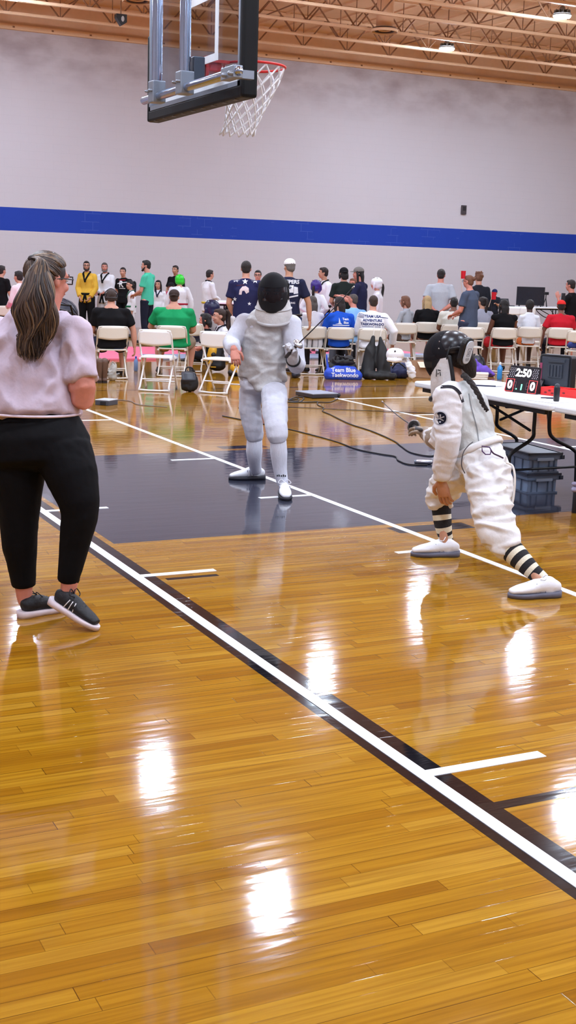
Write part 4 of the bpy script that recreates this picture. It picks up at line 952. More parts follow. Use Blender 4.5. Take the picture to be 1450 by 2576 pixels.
for h_, k_, a_ in ((L(160, 1130, 5.64), kR, aR), (L(35, 1130, 5.7), kL, aL)):
    tube(bm, [h_, h_.lerp(k_, .5), k_, k_.lerp(a_, .35), a_], [.12, .1, .07, .062, .036], seg=14)
tube(bm, [aL, L(68, 1530, 5.77)], [.037, .026], seg=12); tube(bm, [aR, L(163, 1515, 5.63)], [.037, .026], seg=12)
hb = bmesh.new(); hand(hb, wR, (wR-eR), V((0, 0, 1)), .18, .8, thumb=-1); hand(hb, wL, (wL-eL), V((0, 0, 1)), .18, .8, thumb=1)
grown('body', bm, SKP, f.t, voxel=.008, it=6, extra=hb)
# tee
bm = bmesh.new(); CAPF[0] = .2
tube(bm, [L(74, 1041, 5.68), L(74, 1000, 5.68), L(74, 930, 5.68), L(80, 860, 5.68), L(92, 815, 5.67), L(106, 790, 5.66)], [(.236, .19), (.228, .18), (.206, .16), (.196, .145), (.15, .11), (.075, .07)], side=f.side, seg=24)
for a, b in ((sR, eR), (sL, eL)):
    tube(bm, [L(104, 806, 5.66), a], [.065, .07], seg=12); ell(bm, a, (.076,)*3); tube(bm, [a, a.lerp(b, .3), a.lerp(b, .70)], [.075, .08, .087], seg=16)
tee = cloth((198, 182, 197), 'tee')
so = grown('t_shirt', bm, tee, f.t, voxel=.009, it=5, fold=folds(.03, 6.5, 2.2, (1.3, 1.3, .8)))
bm = bmesh.new(); c = L(74, 1036, 5.68)
tube(bm, [c+f.side*(.233*math.cos(a))+f.fwd*(.187*math.sin(a)) for a in [k*math.pi/16 for k in range(32)]], [(.006, .004)]*32, side=(0, 0, 1), seg=6, closed=True); obj('hem', bm, cloth((226, 208, 220), 'hem'), so)
# leggings
LEG = mat('leggings_black', (6, 5, 8), .75, bump=.1, bscale=30, spec=.15)
bm = bmesh.new()
tube(bm, [L(78, 1045, 5.68), L(80, 1062, 5.68), L(86, 1110, 5.68), L(88, 1165, 5.68)], [(.19, .13), (.222, .16), (.262, .19), (.255, .18)], side=f.side, seg=24)
for pts, rr in (([(160, 1140, 5.63), (182, 1200, 5.6), (199, 1265, 5.59), (200, 1300, 5.6), (186, 1380, 5.62), (175, 1440, 5.63), (171, 1462, 5.64)], [.135, .118, .094, .084, .066, .053, .05]),
                ([(28, 1140, 5.7), (45, 1200, 5.7), (48, 1265, 5.71), (48, 1300, 5.72), (50, 1380, 5.74), (57, 1440, 5.76), (60, 1474, 5.77)], [.14, .124, .1, .092, .079, .062, .056])):
    tube(bm, [L(*p) for p in pts], rr, seg=18)
grown('leggings', bm, LEG, f.t, voxel=.009, it=6, fold=folds(.003, 9))
SHB = mat('shoe_black_knit', (12, 11, 17), .6, bump=.2, bscale=90); SOL = mat('shoe_sole_pale', (222, 208, 214), .5); LACE = mat('lace_black', (14, 13, 16), .7)
up = V((0, 0, 1))
shoe(f.t, L(122, 1516, 5.66), f.F(246, 1588), (up+CAMR*.35).normalized(), SHB, SOL, LACE, stripe=mat('stripe_white', (230, 230, 236), .5))
a_ = f.F(46, 1556); shoe(f.t, a_, a_+(f.fwd*.8+CAMR*.62).normalized()*.27, up, SHB, SOL, LACE)
CAPF[0] = .9
# hair
HD, HM, HL = [mat('hair_strand_'+n, c, .42, var=.15, spec=.6) for n, c in (('dark', (46, 33, 28)), ('mid', (76, 56, 44)), ('light', (124, 97, 70)))]
rr = random.Random(11)
hr = None
E3 = V((.365, .44, .395))
def HE(d, k=1.0): d = V(d).normalized(); return P(d.x*E3.x*k, -.05+d.y*E3.y*k, .14+d.z*E3.z*k)
tie_d = V((-.05, -.82, .62)); tie = HE(tie_d, 1.1)
bm = bmesh.new(); ell(bm, P(0, -.06, .15), (.355*HK, .425*HK, .385*HK), m); ell(bm, P(0, -.18, -.08), (.27*HK, .24*HK, .26*HK), m)
hair = grown('hair', bm, HD, f.t, voxel=.009, it=3)
lists = {0: bmesh.new(), 1: bmesh.new(), 2: bmesh.new()}
for k in range(620):
    a = rr.uniform(-3.14, 3.14); b_ = abs(a)
    el_ = .62-.30*b_/1.25 if b_ < 1.25 else (.32-.75*(b_-1.25)/.5 if b_ < 1.75 else -.43-.2*(b_-1.75)/1.4)
    d0 = V((math.sin(a)*math.cos(el_), math.cos(a)*math.cos(el_), math.sin(el_))); d0 = d0.lerp(tie_d.normalized(), rr.random()**2*.55).normalized()
    pts = []; jit = rr.uniform(0, .035)
    for j in range(9):
        u = j/8; d = d0.lerp(tie_d.normalized(), u).normalized(); pts.append(HE(d, .985+.05*math.sin(u*3.1)+jit))
    tube(lists[rr.choice((0, 0, 1, 1, 1, 2))], pts, [.003, .005, .0056, .0056, .0056, .0056, .0056, .0056, .005], seg=5)
bm = bmesh.new(); ell(bm, HE(tie_d, 1.0), (.02, .02, .018), m); obj('hair_tie', bm, mat('hair_tie', (40, 30, 30), .6), hair)
bm = bmesh.new()
tb_ = f.t
fwdw = V((AX.z, AY.z, 0)).normalized()
core = [tie, L(99, 662, 5.50), L(92, 705, 5.47), L(90, 780, 5.48), L(86, 850, 5.5), L(80, 892, 5.51)]
tube(bm, smooth_path([p+fwdw*.02 for p in core], 3), [(.012, .012)]*4+[(.035, .02)]*3+[(.07, .03)]*5+[(.06, .025)]*2+[(.03, .015)]*2, side=CAMR, seg=12)
pony = grown('ponytail', bm, HD, f.t, voxel=.01, it=3)
for k in range(620):
    u = rr.uniform(-1, 1); dz = rr.uniform(-.05, .015)*math.sqrt(max(0, 1-u*u))-.012; end = rr.uniform(850, 914)-18*abs(u); ph = u*3.4+dz*40+rr.uniform(-.7, .7); wl = rr.uniform(.014, .026)
    ctr = [(102+u*10, 650+abs(u)*5, 5.475+rr.uniform(-.02, .02)), (95+u*29, 690, 5.465+dz*.6), (91+u*45, 740, 5.47+dz), (90+u*52, 790, 5.48+dz), (84+u*44, 840, 5.50+dz), (79+u*31, end, 5.515+dz)]
    pts = smooth_path([tie]+[L(*c) for c in ctr], 6); out = []
    for j, p in enumerate(pts):
        t_ = j/len(pts); w_ = wl*min(max(0, t_-.25)*1.6, .62-max(0, t_-.8)*1.6)*1.25
        out.append(p+CAMR*w_*math.sin(ph+t_*15)+V((0, 0, 1))*w_*.3*math.cos(ph+t_*15))
    n = len(out); r0 = rr.uniform(.0024, .0046)
    ci = rr.choice((0, 0, 1, 1)) if rr.random() < .8 else 2
    tube(lists[ci], out, [r0*(.6+.4*min(1, j/5))*(1-.75*max(0, j/n-.6)/.4) for j in range(n)], seg=5)
obj('dark_strands', lists[0], HD, hair); obj('brown_strands', lists[1], HM, hair); obj('blond_strands', lists[2], HL, hair)
specs(f.t, P, m, HK)
face_parts(f.t, hc, m, P, HK, brow='dark')
# ================= masked fencer facing the camera
JK = cloth((206, 208, 220), 'jacket'); SKL = skinm('pink')
LAME = mat('lame_silver', (186, 184, 184), .5, .25, bump=.12, bscale=60, var=.12); WSOCK = mat('white_sock', (226, 228, 240), .85, bump=.3, bscale=120, stretch=(1, 1, .2))
WSHOE = mat('white_shoe', (232, 234, 240), .45, bump=.05, bscale=60); DSOL = mat('dark_sole', (34, 34, 44), .6)
MESH = bpy.data.materials.new('mask_mesh'); MESH.use_nodes = True; nt = MESH.node_tree; b = nt.nodes['Principled BSDF']; b.inputs['Base Color'].default_value = (.008, .007, .01, 1); b.inputs['Roughness'].default_value = .7; b.inputs['Specular IOR Level'].default_value = .15
mx = nd(nt, 'ShaderNodeMixShader'); tr = nd(nt, 'ShaderNodeBsdfTransparent'); mx.inputs[0].default_value = .89
nt.links.new(tr.outputs[0], mx.inputs[1]); nt.links.new(b.outputs[0], mx.inputs[2]); nt.links.new(mx.outputs[0], nt.nodes['Material Output'].inputs[0])
MBLK = mat('mask_black', (12, 12, 16), .45); BIB = mat('bib_cloth', (206, 204, 204), .7, bump=.4, bscale=20, var=.1)
f = Fig('masked fencer standing in white facing the camera, foil hand raised', 672, 1225, 178)
L = f.L; S_ = CAMR
hc = L(689, 737, 9.12); HK = .215; yaw = view_th(f.base, 172)
bm = bmesh.new(); m, P = head_bm(bm, hc, HK, yaw, R(-8))
neck = L(684, 790, 9.2); chest = L(668, 842, 9.25); pel = L(660, 962, 9.3)
tube(bm, [neck-V((0, 0, .05)), hc-V((0, 0, .06))], .055, seg=12)
tube(bm, [pel, L(664, 905, 9.28), chest, neck], [(.13, .1), (.12, .09), (.14, .095), (.07, .06)], side=S_, seg=16)
sA, eA, wA = L(616, 815, 9.3), L(582, 866, 9.2), L(589, 880, 9.0); sB, eB, wB = L(733, 817, 9.2), L(747, 922, 9.15), L(737, 903, 8.93)
for a, b_, c in ((sA, eA, wA), (sB, eB, wB)):
    tube(bm, [neck, a], .05, seg=10); tube(bm, [a, b_, b_.lerp(c, .5), c], [.05, .042, .038, .027], seg=12)
legsA = [L(634, 985, 9.35), L(640, 1085, 9.4), L(645, 1172, 9.66)]; legsB = [L(689, 990, 9.2), L(698, 1087, 8.95), L(710, 1196, 9.05)]
for h_, k_, a_ in (legsA, legsB): tube(bm, [h_, h_.lerp(k_, .5), k_, k_.lerp(a_, .35), a_], [.07, .06, .04, .036, .025], seg=12)
hb = bmesh.new(); dA = (L(594, 905, 8.96)-wA).normalized(); hand(hb, wA, dA, V((.2, .6, -.3)), .17, 1.05, thumb=1)
grown('body', bm, SKL, f.t, voxel=.008, it=5, extra=hb)
face_parts(f.t, hc, m, P, HK, brow='dark')
bm = bmesh.new(); hair_parts(f.t, P, m, HK, 'buzz', 'dark'); bm.free()
CAPF[0] = .2
bm = bmesh.new()
tube(bm, [L(660, 958, 9.3), L(663, 910, 9.28), L(667, 860, 9.26), L(672, 820, 9.24), neck-V((0, 0, .02))], [(.168, .12), (.16, .115), (.165, .118), (.155, .11), (.09, .08)], side=S_, seg=20)
for a, b_, c in ((sA, eA, wA), (sB, eB, wB)):
    tube(bm, [neck-V((0, 0, .05)), a], [.07, .072], seg=12); ell(bm, a, (.078,)*3); tube(bm, [a, a.lerp(b_, .6), b_, b_.lerp(c, .5), b_.lerp(c, .9)], [.078, .072, .066, .06, .05], seg=14)
jk = grown('fencing_jacket', bm, JK, f.t, voxel=.008, it=5, fold=folds(.010, 8))
bm = bmesh.new()
tube(bm, [L(660, 952, 9.29), L(662, 930, 9.28), L(663, 900, 9.27), L(667, 850, 9.25), L(672, 822, 9.24), L(678, 800, 9.23), L(682, 786, 9.22)], [(.182, .135), (.176, .132), (.172, .132), (.172, .134), (.168, .125), (.15, .11), (.1, .09)], side=S_, seg=20)
tube(bm, [L(662, 948, 9.2), L(657, 966, 9.185), L(655, 984, 9.18)], [(.15, .045), (.095, .035), (.035, .025)], side=S_, seg=14)
tube(bm, [L(610, 952, 9.3), L(618, 962, 9.25)], [(.02, .03)]*2, side=S_, seg=8)
grown('lame_vest', bm, LAME, f.t, voxel=.008, it=5, fold=folds(.016, 6.5, 2.3, (.7, .7, 1.6)))
bm = bmesh.new()
tube(bm, [L(661, 945, 9.3), L(661, 970, 9.3), L(660, 990, 9.29)], [(.158, .115), (.172, .125), (.15, .11)], side=S_, seg=18)
tube(bm, [L(632, 980, 9.34), L(629, 1030, 9.37), L(638, 1078, 9.39), L(641, 1098, 9.42), L(641, 1106, 9.43)], [.09, .084, .074, .07, .06], seg=16); tube(bm, [L(690, 985, 9.2), L(692, 1035, 9.05), L(697, 1080, 8.95), L(699, 1100, 8.94), L(700, 1108, 8.95)], [.098, .094, .08, .074, .062], seg=16)
grown('fencing_breeches', bm, JK, f.t, voxel=.008, it=5, fold=folds(.006, 8, 2.4, (.8, .8, 1.5)))
for pts, rad in (([(641, 1104, 9.43), (640, 1135, 9.47), (641, 1165, 9.58), (645, 1184, 9.66)], [.057, .062, .05, .042]), ([(700, 1105, 8.95), (702, 1140, 8.98), (705, 1180, 9.03), (712, 1218, 9.06)], [.058, .061, .05, .04])):
    bm = bmesh.new(); tube(bm, smooth_path([L(*p) for p in pts], 3), [rad[min(3, int(i/3))]*(1-(i % 3)/3)+rad[min(3, int(i/3)+1)]*((i % 3)/3) for i in range(10)], seg=16); s_ = obj('sock', bm, WSOCK, f.t)
    bm = bmesh.new(); p = L(*pts[2]).lerp(L(*pts[3]), .45); 
    for k in range(5):
        a = -1.9+.16*k; q = p+CAMR*(.048*math.sin(k*.32-.64))-f.fwd*0+(EYE-(p+f.base)).normalized()*.046; box(bm, (-.004, -.002, -.006), (.004, .002, .006+.004*(k % 2)), mtx=Matrix.Translation(q))
    obj('sock_lettering', bm, mat('lettering_black', (20, 20, 24), .6), s_)
CAPF[0] = .9
GREYM = mat('shoe_mark', (150, 154, 172), .5)
h_, t_ = f.F(668, 1206), f.F(583, 1207); shoe(f.t, h_, t_, up, WSHOE, DSOL, WSHOE, stripe=GREYM, ln=.29)
h_, t_ = f.F(708, 1235), f.F(721, 1261); shoe(f.t, t_+(h_-t_).normalized()*.29, t_, up, WSHOE, DSOL, WSHOE, stripe=GREYM)
# mask
bm = bmesh.new(); MR = Matrix.Rotation(yaw, 3, 'Z') @ Matrix.Rotation(R(-6), 3, 'X'); MC = P(0, .16, -.03)
ell(bm, MC, (.52*HK, .62*HK, .72*HK), MR, u=28, v=20)
bmesh.ops.bisect_plane(bm, geom=bm.verts[:]+bm.edges[:]+bm.faces[:], plane_co=P(0, .02, 0), plane_no=MR @ V((0, -1, 0)), clear_outer=True)
mk = obj('mask_mesh', bm, MESH, f.t)
bm = bmesh.new(); ell(bm, MC, (.53*HK, .635*HK, .73*HK), MR, u=28, v=20); bmesh.ops.bisect_plane(bm, geom=bm.verts[:]+bm.edges[:]+bm.faces[:], plane_co=P(0, .02, 0), plane_no=MR @ V((0, -1, 0)), clear_outer=True); bmesh.ops.bisect_plane(bm, geom=bm.verts[:]+bm.edges[:]+bm.faces[:], plane_co=P(0, 0, .26), plane_no=MR @ V((0, 0, -1)), clear_outer=True); obj('mask_top', bm, mat('mask_matte', (16, 15, 20), .75, spec=.2), mk)
bm = bmesh.new(); tube(bm, [MC + MR @ V((.515*HK*math.cos(a), -.10*HK, .712*HK*math.sin(a))) for a in [k*math.pi/18 for k in range(36)]], .02*HK*1.5, seg=8, closed=True); obj('mask_rim', bm, MBLK, mk)
bm = bmesh.new(); tube(bm, [P(-.5, -.05, .25), P(-.42, -.35, .3), P(0, -.58, .35), P(.42, -.35, .3), P(.5, -.05, .25)], [(.1*HK, .03*HK)]*5, side=m @ V((0, 0, 1)), seg=8); obj('head_strap', bm, MBLK, mk)
bm = bmesh.new()
B0 = lambda r, y, z, a: P(r*math.sin(a), y*math.cos(a)+.0, z)
rows = []
for j, (rx, ry, z, y0) in enumerate(((.46, .30, .05, -.02), (.54, .40, -.25, .0), (.60, .50, -.48, .02), (.64, .56, -.70, .04), (.56, .55, -.90, .06))):
    rows.append([P(rx*math.sin(a), y0+ry*math.cos(a), z-.10*math.cos(a)*(j/4)) for a in [(-1.75+3.5*k/16) if j else (-1.75+3.5*k/16) for k in range(17)]])
for off, rev in ((0, 0), (.018, 1)):
    vs = [[bm.verts.new(p+(hc-p).normalized()*off) for p in r] for r in rows]
    for j in range(4):
        for i in range(16):
            if j == 0 and 4 <= i < 12: continue
            bm.faces.new((vs[j][i], vs[j][i+1], vs[j+1][i+1], vs[j+1][i])).smooth = True
bib = obj('mask_bib', bm, BIB, mk)
bm = bmesh.new(); tube(bm, rows[4], .012, seg=6); tube(bm, [p.lerp(hc, -.02) for p in rows[2]], .006, seg=6); obj('bib_piping', bm, mat('bib_edge', (190, 188, 190), .6), bib)
# gloved foil hand
GLV = mat('glove_white', (204, 206, 214), .6, bump=.3, bscale=40, var=.15)
bm = bmesh.new(); gd = (L(740, 876, 8.84)-wB).normalized()
hand(bm, wB+gd*.005, gd, (CAMR*-.3+V((0, 0, .2))+(EYE-f.base-wB).normalized()*.6), .215, .95, thumb=-1)
tube(bm, [wB.lerp(eB, .35), wB, wB+gd*.03], [.05, .044, .042], seg=14)
gl = grown('fencing_glove', bm, GLV, f.t, voxel=.006, it=3)
bm = bmesh.new(); c = wB.lerp(eB, .12); d = (eB-wB).normalized(); s1 = d.orthogonal().normalized(); s2 = d.cross(s1)
tube(bm, [c+s1*(.049*math.cos(a))+s2*(.049*math.sin(a)) for a in [k*math.pi/10 for k in range(20)]], [(.018, .005)]*20, side=d, seg=6, closed=True); obj('wrist_strap', bm, MBLK, gl)
def foil(grip, aim, ln, label, fine=.0032):
    d = (aim-grip).normalized(); t = thing('fencing_foil', label, 'foil', grip)
    bm = bmesh.new(); s1 = d.orthogonal().normalized(); s2 = d.cross(s1)
    tube(bm, [d*-.10+s1*.01, d*-.05, d*.04], [.012, .014, .012], seg=10); obj('grip', bm, mat('foil_grip', (60, 56, 58), .5), t)
    bm = bmesh.new()
    for j in range(3):
        pass
    prof = [(.002, .06), (.02, .058), (.034, .05), (.042, .040), (.040, .036), (.03, .046), (.015, .053), (.002, .055)]
    rg = [[bm.verts.new(d*z+(s1*math.cos(a)+s2*math.sin(a))*r) for a in [k*math.pi/10 for k in range(20)]] for r, z in prof]
    for A, B_ in zip(rg, rg[1:]):
        for k in range(20): bm.faces.new((A[k], A[(k+1) % 20], B_[(k+1) % 20], B_[k])).smooth = True
    obj('bell_guard', bm, mat('guard_steel', (190, 192, 198), .25, .9), t)
    bm = bmesh.new(); pts = [d*(.04+ln*u)+V((0, 0, -.012*ln*math.sin(u*3.1))) for u in [k/10 for k in range(11)]]
    tube(bm, pts, [fine*1.5-fine*.7*k/10 for k in range(11)], seg=6); bl = obj('blade', bm, mat('blade_steel', (70, 68, 72), .35, .7), t)
    bm = bmesh.new(); tube(bm, [pts[-1]-d*.012, pts[-1]+d*.004], .006, seg=8); obj('tip', bm, mat('guard_steel', (190, 192, 198)), bl)
    return t
g0 = at(742, 874, 8.84); foil(g0, at(850, 763, 8.55), .62, 'fencing foil in the gloved hand of the standing fencer, blade up right')
# ================= lunging fencer
f = Fig('crouching fencer in white with striped knee socks, masked, facing left', 1220, 1450, 62)
L = f.L; CREAM = cloth((226, 224, 224), 'breeches'); SKB = skinm('tan')
hc = L(1137, 900, 6.95); HK = .222; yaw = view_th(f.base, 72)
bm = bmesh.new(); m, P = head_bm(bm, hc, HK, yaw, R(-14))
neck = L(1146, 968, 6.93); chest = L(1160, 1030, 6.9); wst = L(1192, 1110, 6.87); pel = L(1208, 1165, 6.85)
tube(bm, [neck-V((0, 0, .03)), hc-V((0, 0, .05))], .055, seg=12); tube(bm, [pel, wst, chest, neck], [(.12, .1), (.11, .09), (.13, .1), (.07, .06)], side=f.side, seg=14)
sA, eA, wA = L(1126, 1000, 6.74), L(1128, 1108, 6.72), L(1111, 1208, 6.82); sB, eB, wB = L(1160, 985, 7.12), L(1108, 1108, 7.25), L(1078, 1094, 7.42)
for a, b_, c in ((sA, eA, wA), (sB, eB, wB)): tube(bm, [neck, a], .05, seg=10); tube(bm, [a, b_, b_.lerp(c, .5), c], [.05, .042, .038, .027], seg=12)
hF, kF, aF = L(1168, 1180, 7.0), L(1112, 1232, 7.24), L(1118, 1372, 7.24); hR, kR, aR = L(1230, 1190, 6.75), L(1252, 1330, 6.56), L(1356, 1458, 6.4)
for h_, k_, a_ in ((hF, kF, aF), (hR, kR, aR)): tube(bm, [h_, h_.lerp(k_, .5), k_, k_.lerp(a_, .35), a_], [.08, .06, .04, .034, .024], seg=12)
hb = bmesh.new(); hand(hb, wA, (L(1121, 1262, 6.86)-wA), (-CAMR*-.6+f.fwd*.5), .185, .35, thumb=-1)
grown('body', bm, SKB, f.t, voxel=.008, it=5, extra=hb)
CAPF[0] = .2
bm = bmesh.new()
tube(bm, [L(1206, 1150, 6.86), wst, L(1178, 1070, 6.89), chest, L(1150, 995, 6.92), neck], [(.14, .115), (.132, .11), (.15, .122), (.155, .125), (.13, .105), (.075, .07)], side=f.side, seg=20)
for a, b_, c, ee in ((sA, eA, wA, 1.0), (sB, eB, wB, .85)):
    tube(bm, [neck-V((0, 0, .03)), a], [.07, .07], seg=12); ell(bm, a, (.08,)*3); tube(bm, [a, a.lerp(b_, .55), b_, b_.lerp(c, .5), b_.lerp(c, .97*ee)], [.08, .076, .068, .062, .05], seg=16)
jk = grown('fencing_jacket', bm, cloth((224, 222, 226), 'jacket2'), f.t, voxel=.008, it=5, fold=folds(.013, 9, 2.3, (.9, .9, 1.6)))
# round patch on the sleeve
pc = L(1108, 1052, 6.72); n_ = (pc+f.base-EYE).normalized(); r1 = n_.cross(V((0, 0, 1))).normalized(); u1 = r1.cross(n_)
M_ = face_mtx(pc-n_*.2, r1, u1); bm = bmesh.new()
def disc(bm, M, r, mi, z=0, r_in=None):
    n = 28
    if r_in is None: poly(bm, M @ Matrix.Translation((0, 0, z)), [(r*math.cos(k*2*math.pi/n), r*math.sin(k*2*math.pi/n)) for k in range(n)], mi)
    else:
        vs = [(bm.verts.new(M @ V((r*math.cos(k*2*math.pi/n), r*math.sin(k*2*math.pi/n), 0))), bm.verts.new(M @ V((r_in*math.cos(k*2*math.pi/n), r_in*math.sin(k*2*math.pi/n), 0)))) for k in range(n)]
        for k in range(n): bm.faces.new((vs[k][0], vs[(k+1) % n][0], vs[(k+1) % n][1], vs[k][1])).material_index = mi
disc(bm, M_, .039, 1, r_in=.036); disc(bm, M_, .033, 0)
pt = obj('sleeve_patch', bm, [cloth((20, 22, 40)), cloth((190, 196, 210))], jk); DECALS.append((pt, jk, n_, .003))
bm = bmesh.new()
for q in ([(-.022, -.006), (.02, .012), (.022, .006), (-.02, -.012)], [(-.022, .008), (.02, -.010), (.018, -.015), (-.024, .003)], [(-.004, .02), (.004, .02), (.003, -.004), (-.003, -.004)], [(-.005, -.016), (.006, -.016), (.004, -.024), (-.004, -.024)]): poly(bm, M_, q)
pt2 = obj('patch_emblem', bm, cloth((176, 178, 190)), pt if False else jk); DECALS.append((pt2, jk, n_, .006))
bm = bmesh.new()
tube(bm, [L(1207, 1132, 6.85), wst, L(1180, 1070, 6.88), L(1166, 1025, 6.89), L(1158, 995, 6.91), L(1152, 972, 6.92)], [(.136, .122), (.138, .12), (.155, .132), (.15, .136), (.125, .118), (.09, .085)], side=f.side, seg=20)
LAM2 = mat('lame_pale', (196, 198, 196), .6, .15, bump=.15, bscale=50, var=.1)
vest = grown('lame_vest', bm, LAM2, f.t, voxel=.008, it=5, fold=folds(.012, 8, 2.4))
bm = bmesh.new(); bk = [(1172, 985), (1180, 1030), (1192, 1080), (1203, 1125)]
# back seam of the vest and dark armhole edge, laid on the vest
def ribbon(pts, D, w_, name, m_, target, off=.003, tgs=None):
    bm = bmesh.new(); P3 = smooth_path([L(x, y, D) for x, y in pts], 6); nrm = (P3[0]+f.base-EYE).normalized(); vs = []
    for i, p in enumerate(P3):
        tt = (P3[min(i+1, len(P3)-1)]-P3[max(i-1, 0)]).normalized(); s = tt.cross(nrm).normalized(); vs.append((bm.verts.new(p-s*w_-nrm*.3), bm.verts.new(p+s*w_-nrm*.3)))
    for a, b_ in zip(vs, vs[1:]): bm.faces.new((a[0], a[1], b_[1], b_[0]))
    o = obj(name, bm, m_, target); DECALS.append((o, tgs or target, nrm, off)); return o
bm.free()
ribbon([(1180, 990), (1188, 1030), (1200, 1075), (1206, 1120)], 6.8, .0028, 'back_seam', cloth((128, 130, 132)), vest)
ribbon([(1108, 973), (1138, 973), (1157, 988), (1166, 1012)], 6.7, .0075, 'armhole_edge', cloth((36, 32, 40)), jk, .006, [jk, vest])
bm = bmesh.new()
tube(bm, [L(1203, 1128, 6.86), L(1212, 1165, 6.85), L(1215, 1195, 6.84)], [(.135, .12), (.155, .145), (.14, .13)], side=f.side, seg=18)
tube(bm, [L(1175, 1180, 6.98), L(1145, 1200, 7.1), L(1114, 1228, 7.22), L(1107, 1250, 7.25), L(1110, 1276, 7.25)], [.115, .1, .092, .088, .07], seg=16)
tube(bm, [L(1228, 1190, 6.76), L(1234, 1250, 6.68), L(1242, 1305, 6.6), L(1256, 1345, 6.56), L(1276, 1372, 6.53), L(1288, 1386, 6.51)], [.128, .118, .106, .098, .085, .066], seg=18)
br = grown('fencing_breeches', bm, CREAM, f.t, voxel=.0075, it=4, fold=folds(.024, 8.5, 2.2, (.7, .7, 1.9)))
CAPF[0] = .9
STRB = mat('sock_black', (26, 24, 28), .85, bump=.3, bscale=120); STRC = mat('sock_cream', (228, 222, 200), .85, bump=.3, bscale=120)
def striped(pts, rad, n, pattern, name='striped_sock'):
    P3 = [L(*p) for p in pts]; tot = smooth_path(P3, 12); N = len(tot); rads = []
    for i in range(N):
        u = i/(N-1)*(len(rad)-1); j = min(int(u), len(rad)-2); rads.append(rad[j]*(1-(u-j))+rad[j+1]*(u-j))
    bm = bmesh.new(); tube(bm, tot, rads, seg=20, band=[pattern[min(len(pattern)-1, int(i/N*len(pattern)))] for i in range(N)]); return obj(name, bm, [STRC, STRB], f.t)
bm = bmesh.new(); c = L(1204, 1130, 6.86); ax = (L(1190, 1100, 6.87)-c).normalized(); s2_ = ax.cross(f.side).normalized(); tube(bm, [c+f.side*(.146*math.cos(a))+s2_*(.133*math.sin(a)) for a in [k*math.pi/14 for k in range(28)]], [(.02, .008)]*28, side=ax, seg=6, closed=True); obj('waistband', bm, CREAM, br)
striped([(1110, 1268, 7.25), (1114, 1310, 7.25), (1121, 1348, 7.27), (1130, 1374, 7.29)], [.058, .053, .042, .034], 3, [0, 1, 1, 1, 0, 0, 1, 1, 1, 0, 0, 1, 1, 0, 0, 1, 1, 0, 0, 0, 1])
striped([(1278, 1374, 6.53), (1308, 1405, 6.48), (1340, 1436, 6.44), (1372, 1463, 6.42)], [.066, .057, .044, .034], 3, [0, 0, 0, 1, 0, 0, 1, 1, 0, 0, 1, 1, 0, 0, 1, 1, 0, 0, 0, 1, 1])
shoe(f.t, f.F(1156, 1399), f.F(1051, 1398), up, WSHOE, mat('grey_sole', (96, 96, 112), .6), WSHOE, stripe=GREYM, ln=.285, wid=1.2)
shoe(f.t, f.F(1411, 1500), f.F(1284, 1503), up, WSHOE, mat('grey_sole', (96, 96, 112), .6), WSHOE, stripe=GREYM, ln=.285, wid=1.2)
# mask
bm = bmesh.new(); ell(bm, P(0, .12, .02), (.52*HK, .60*HK, .68*HK), m, u=28, v=20)
bmesh.ops.bisect_plane(bm, geom=bm.verts[:]+bm.edges[:]+bm.faces[:], plane_co=P(0, -.1, .1), plane_no=m @ V((0, -1, -.35)), clear_outer=True)
mk = obj('mask_mesh', bm, MESH, f.t)
def rimpt(a):
    k = 1.0
    for _ in range(30):
        z = .02+.68*k*math.sin(a); y = -.1-.35*(z-.1); k = .5*k+.5*math.sqrt(max(.05, 1-((y-.12)/.6)**2))
    return P(.52*k*math.cos(a)*1.01, y, z)
bm = bmesh.new(); ell(bm, P(0, -.04, .22), (.475*HK, .52*HK, .45*HK), m, u=20, v=14); 
bmesh.ops.bisect_plane(bm, geom=bm.verts[:]+bm.edges[:]+bm.faces[:], plane_co=P(0, 0, .12), plane_no=m @ V((0, .12, -1)), clear_outer=True); obj('mask_crown', bm, mat('mask_leather', (26, 26, 34), .3), mk)
bm = bmesh.new(); tube(bm, [rimpt(k*math.pi/18) for k in range(36)], .03*HK, seg=8, closed=True)
obj('mask_rim', bm, MBLK, mk)
bm = bmesh.new()
for a in (.2, .6, 1.0, 1.4, 1.8): ell(bm, P(-.50*math.cos(a)*.9-.03, .12-.05*a, .18+.46*math.sin(a)), (.022*HK,)*3, m, u=8, v=6)
obj('mask_rivet', bm, mat('guard_steel', (190, 192, 198)), mk)
# back strap pad
pc = L(1177, 886, 6.80); q = Matrix.Rotation(view_th(f.base, 62)+R(180), 3, 'Z') @ Matrix.Rotation(R(-14), 3, 'X')
def pad(bm, w_, h_, dpt, y):
    pr = rrect(w_, h_, min(w_, h_)*.42); prism(bm, [pc + q @ V((x, y, z)) for x, z in pr], q @ V((0, dpt, 0)))
bm = bmesh.new(); pad(bm, .098, .155, .03, -.03); sp_ = obj('strap_pad', bm, MBLK, mk, .008)
bm = bmesh.new(); pad(bm, .074, .128, .008, .001); pp = obj('pad_panel', bm, mat('pad_panel', (196, 202, 212), .35), sp_, .003)
bm = bmesh.new()
for (x0, z0, x1, z1) in ((-.016, .022, -.0145, -.02), (.0145, .022, .016, -.02), (-.016, .022, .016, .0235), (-.016, -.0215, .016, -.02), (-.002, .012, .002, -.01), (-.002, -.01, .008, -.013), (-.02, -.032, .02, -.0335), (-.02, -.038, .02, -.0395), (-.02, -.044, .012, -.0455)):
    prism(bm, [pc + q @ V((x, .009, z)) for x, z in ((x0, z0), (x1, z0), (x1, z1), (x0, z1))], q @ V((0, .0012, 0)))
obj('pad_print', bm, mat('pad_print', (60, 60, 70), .5), pp)
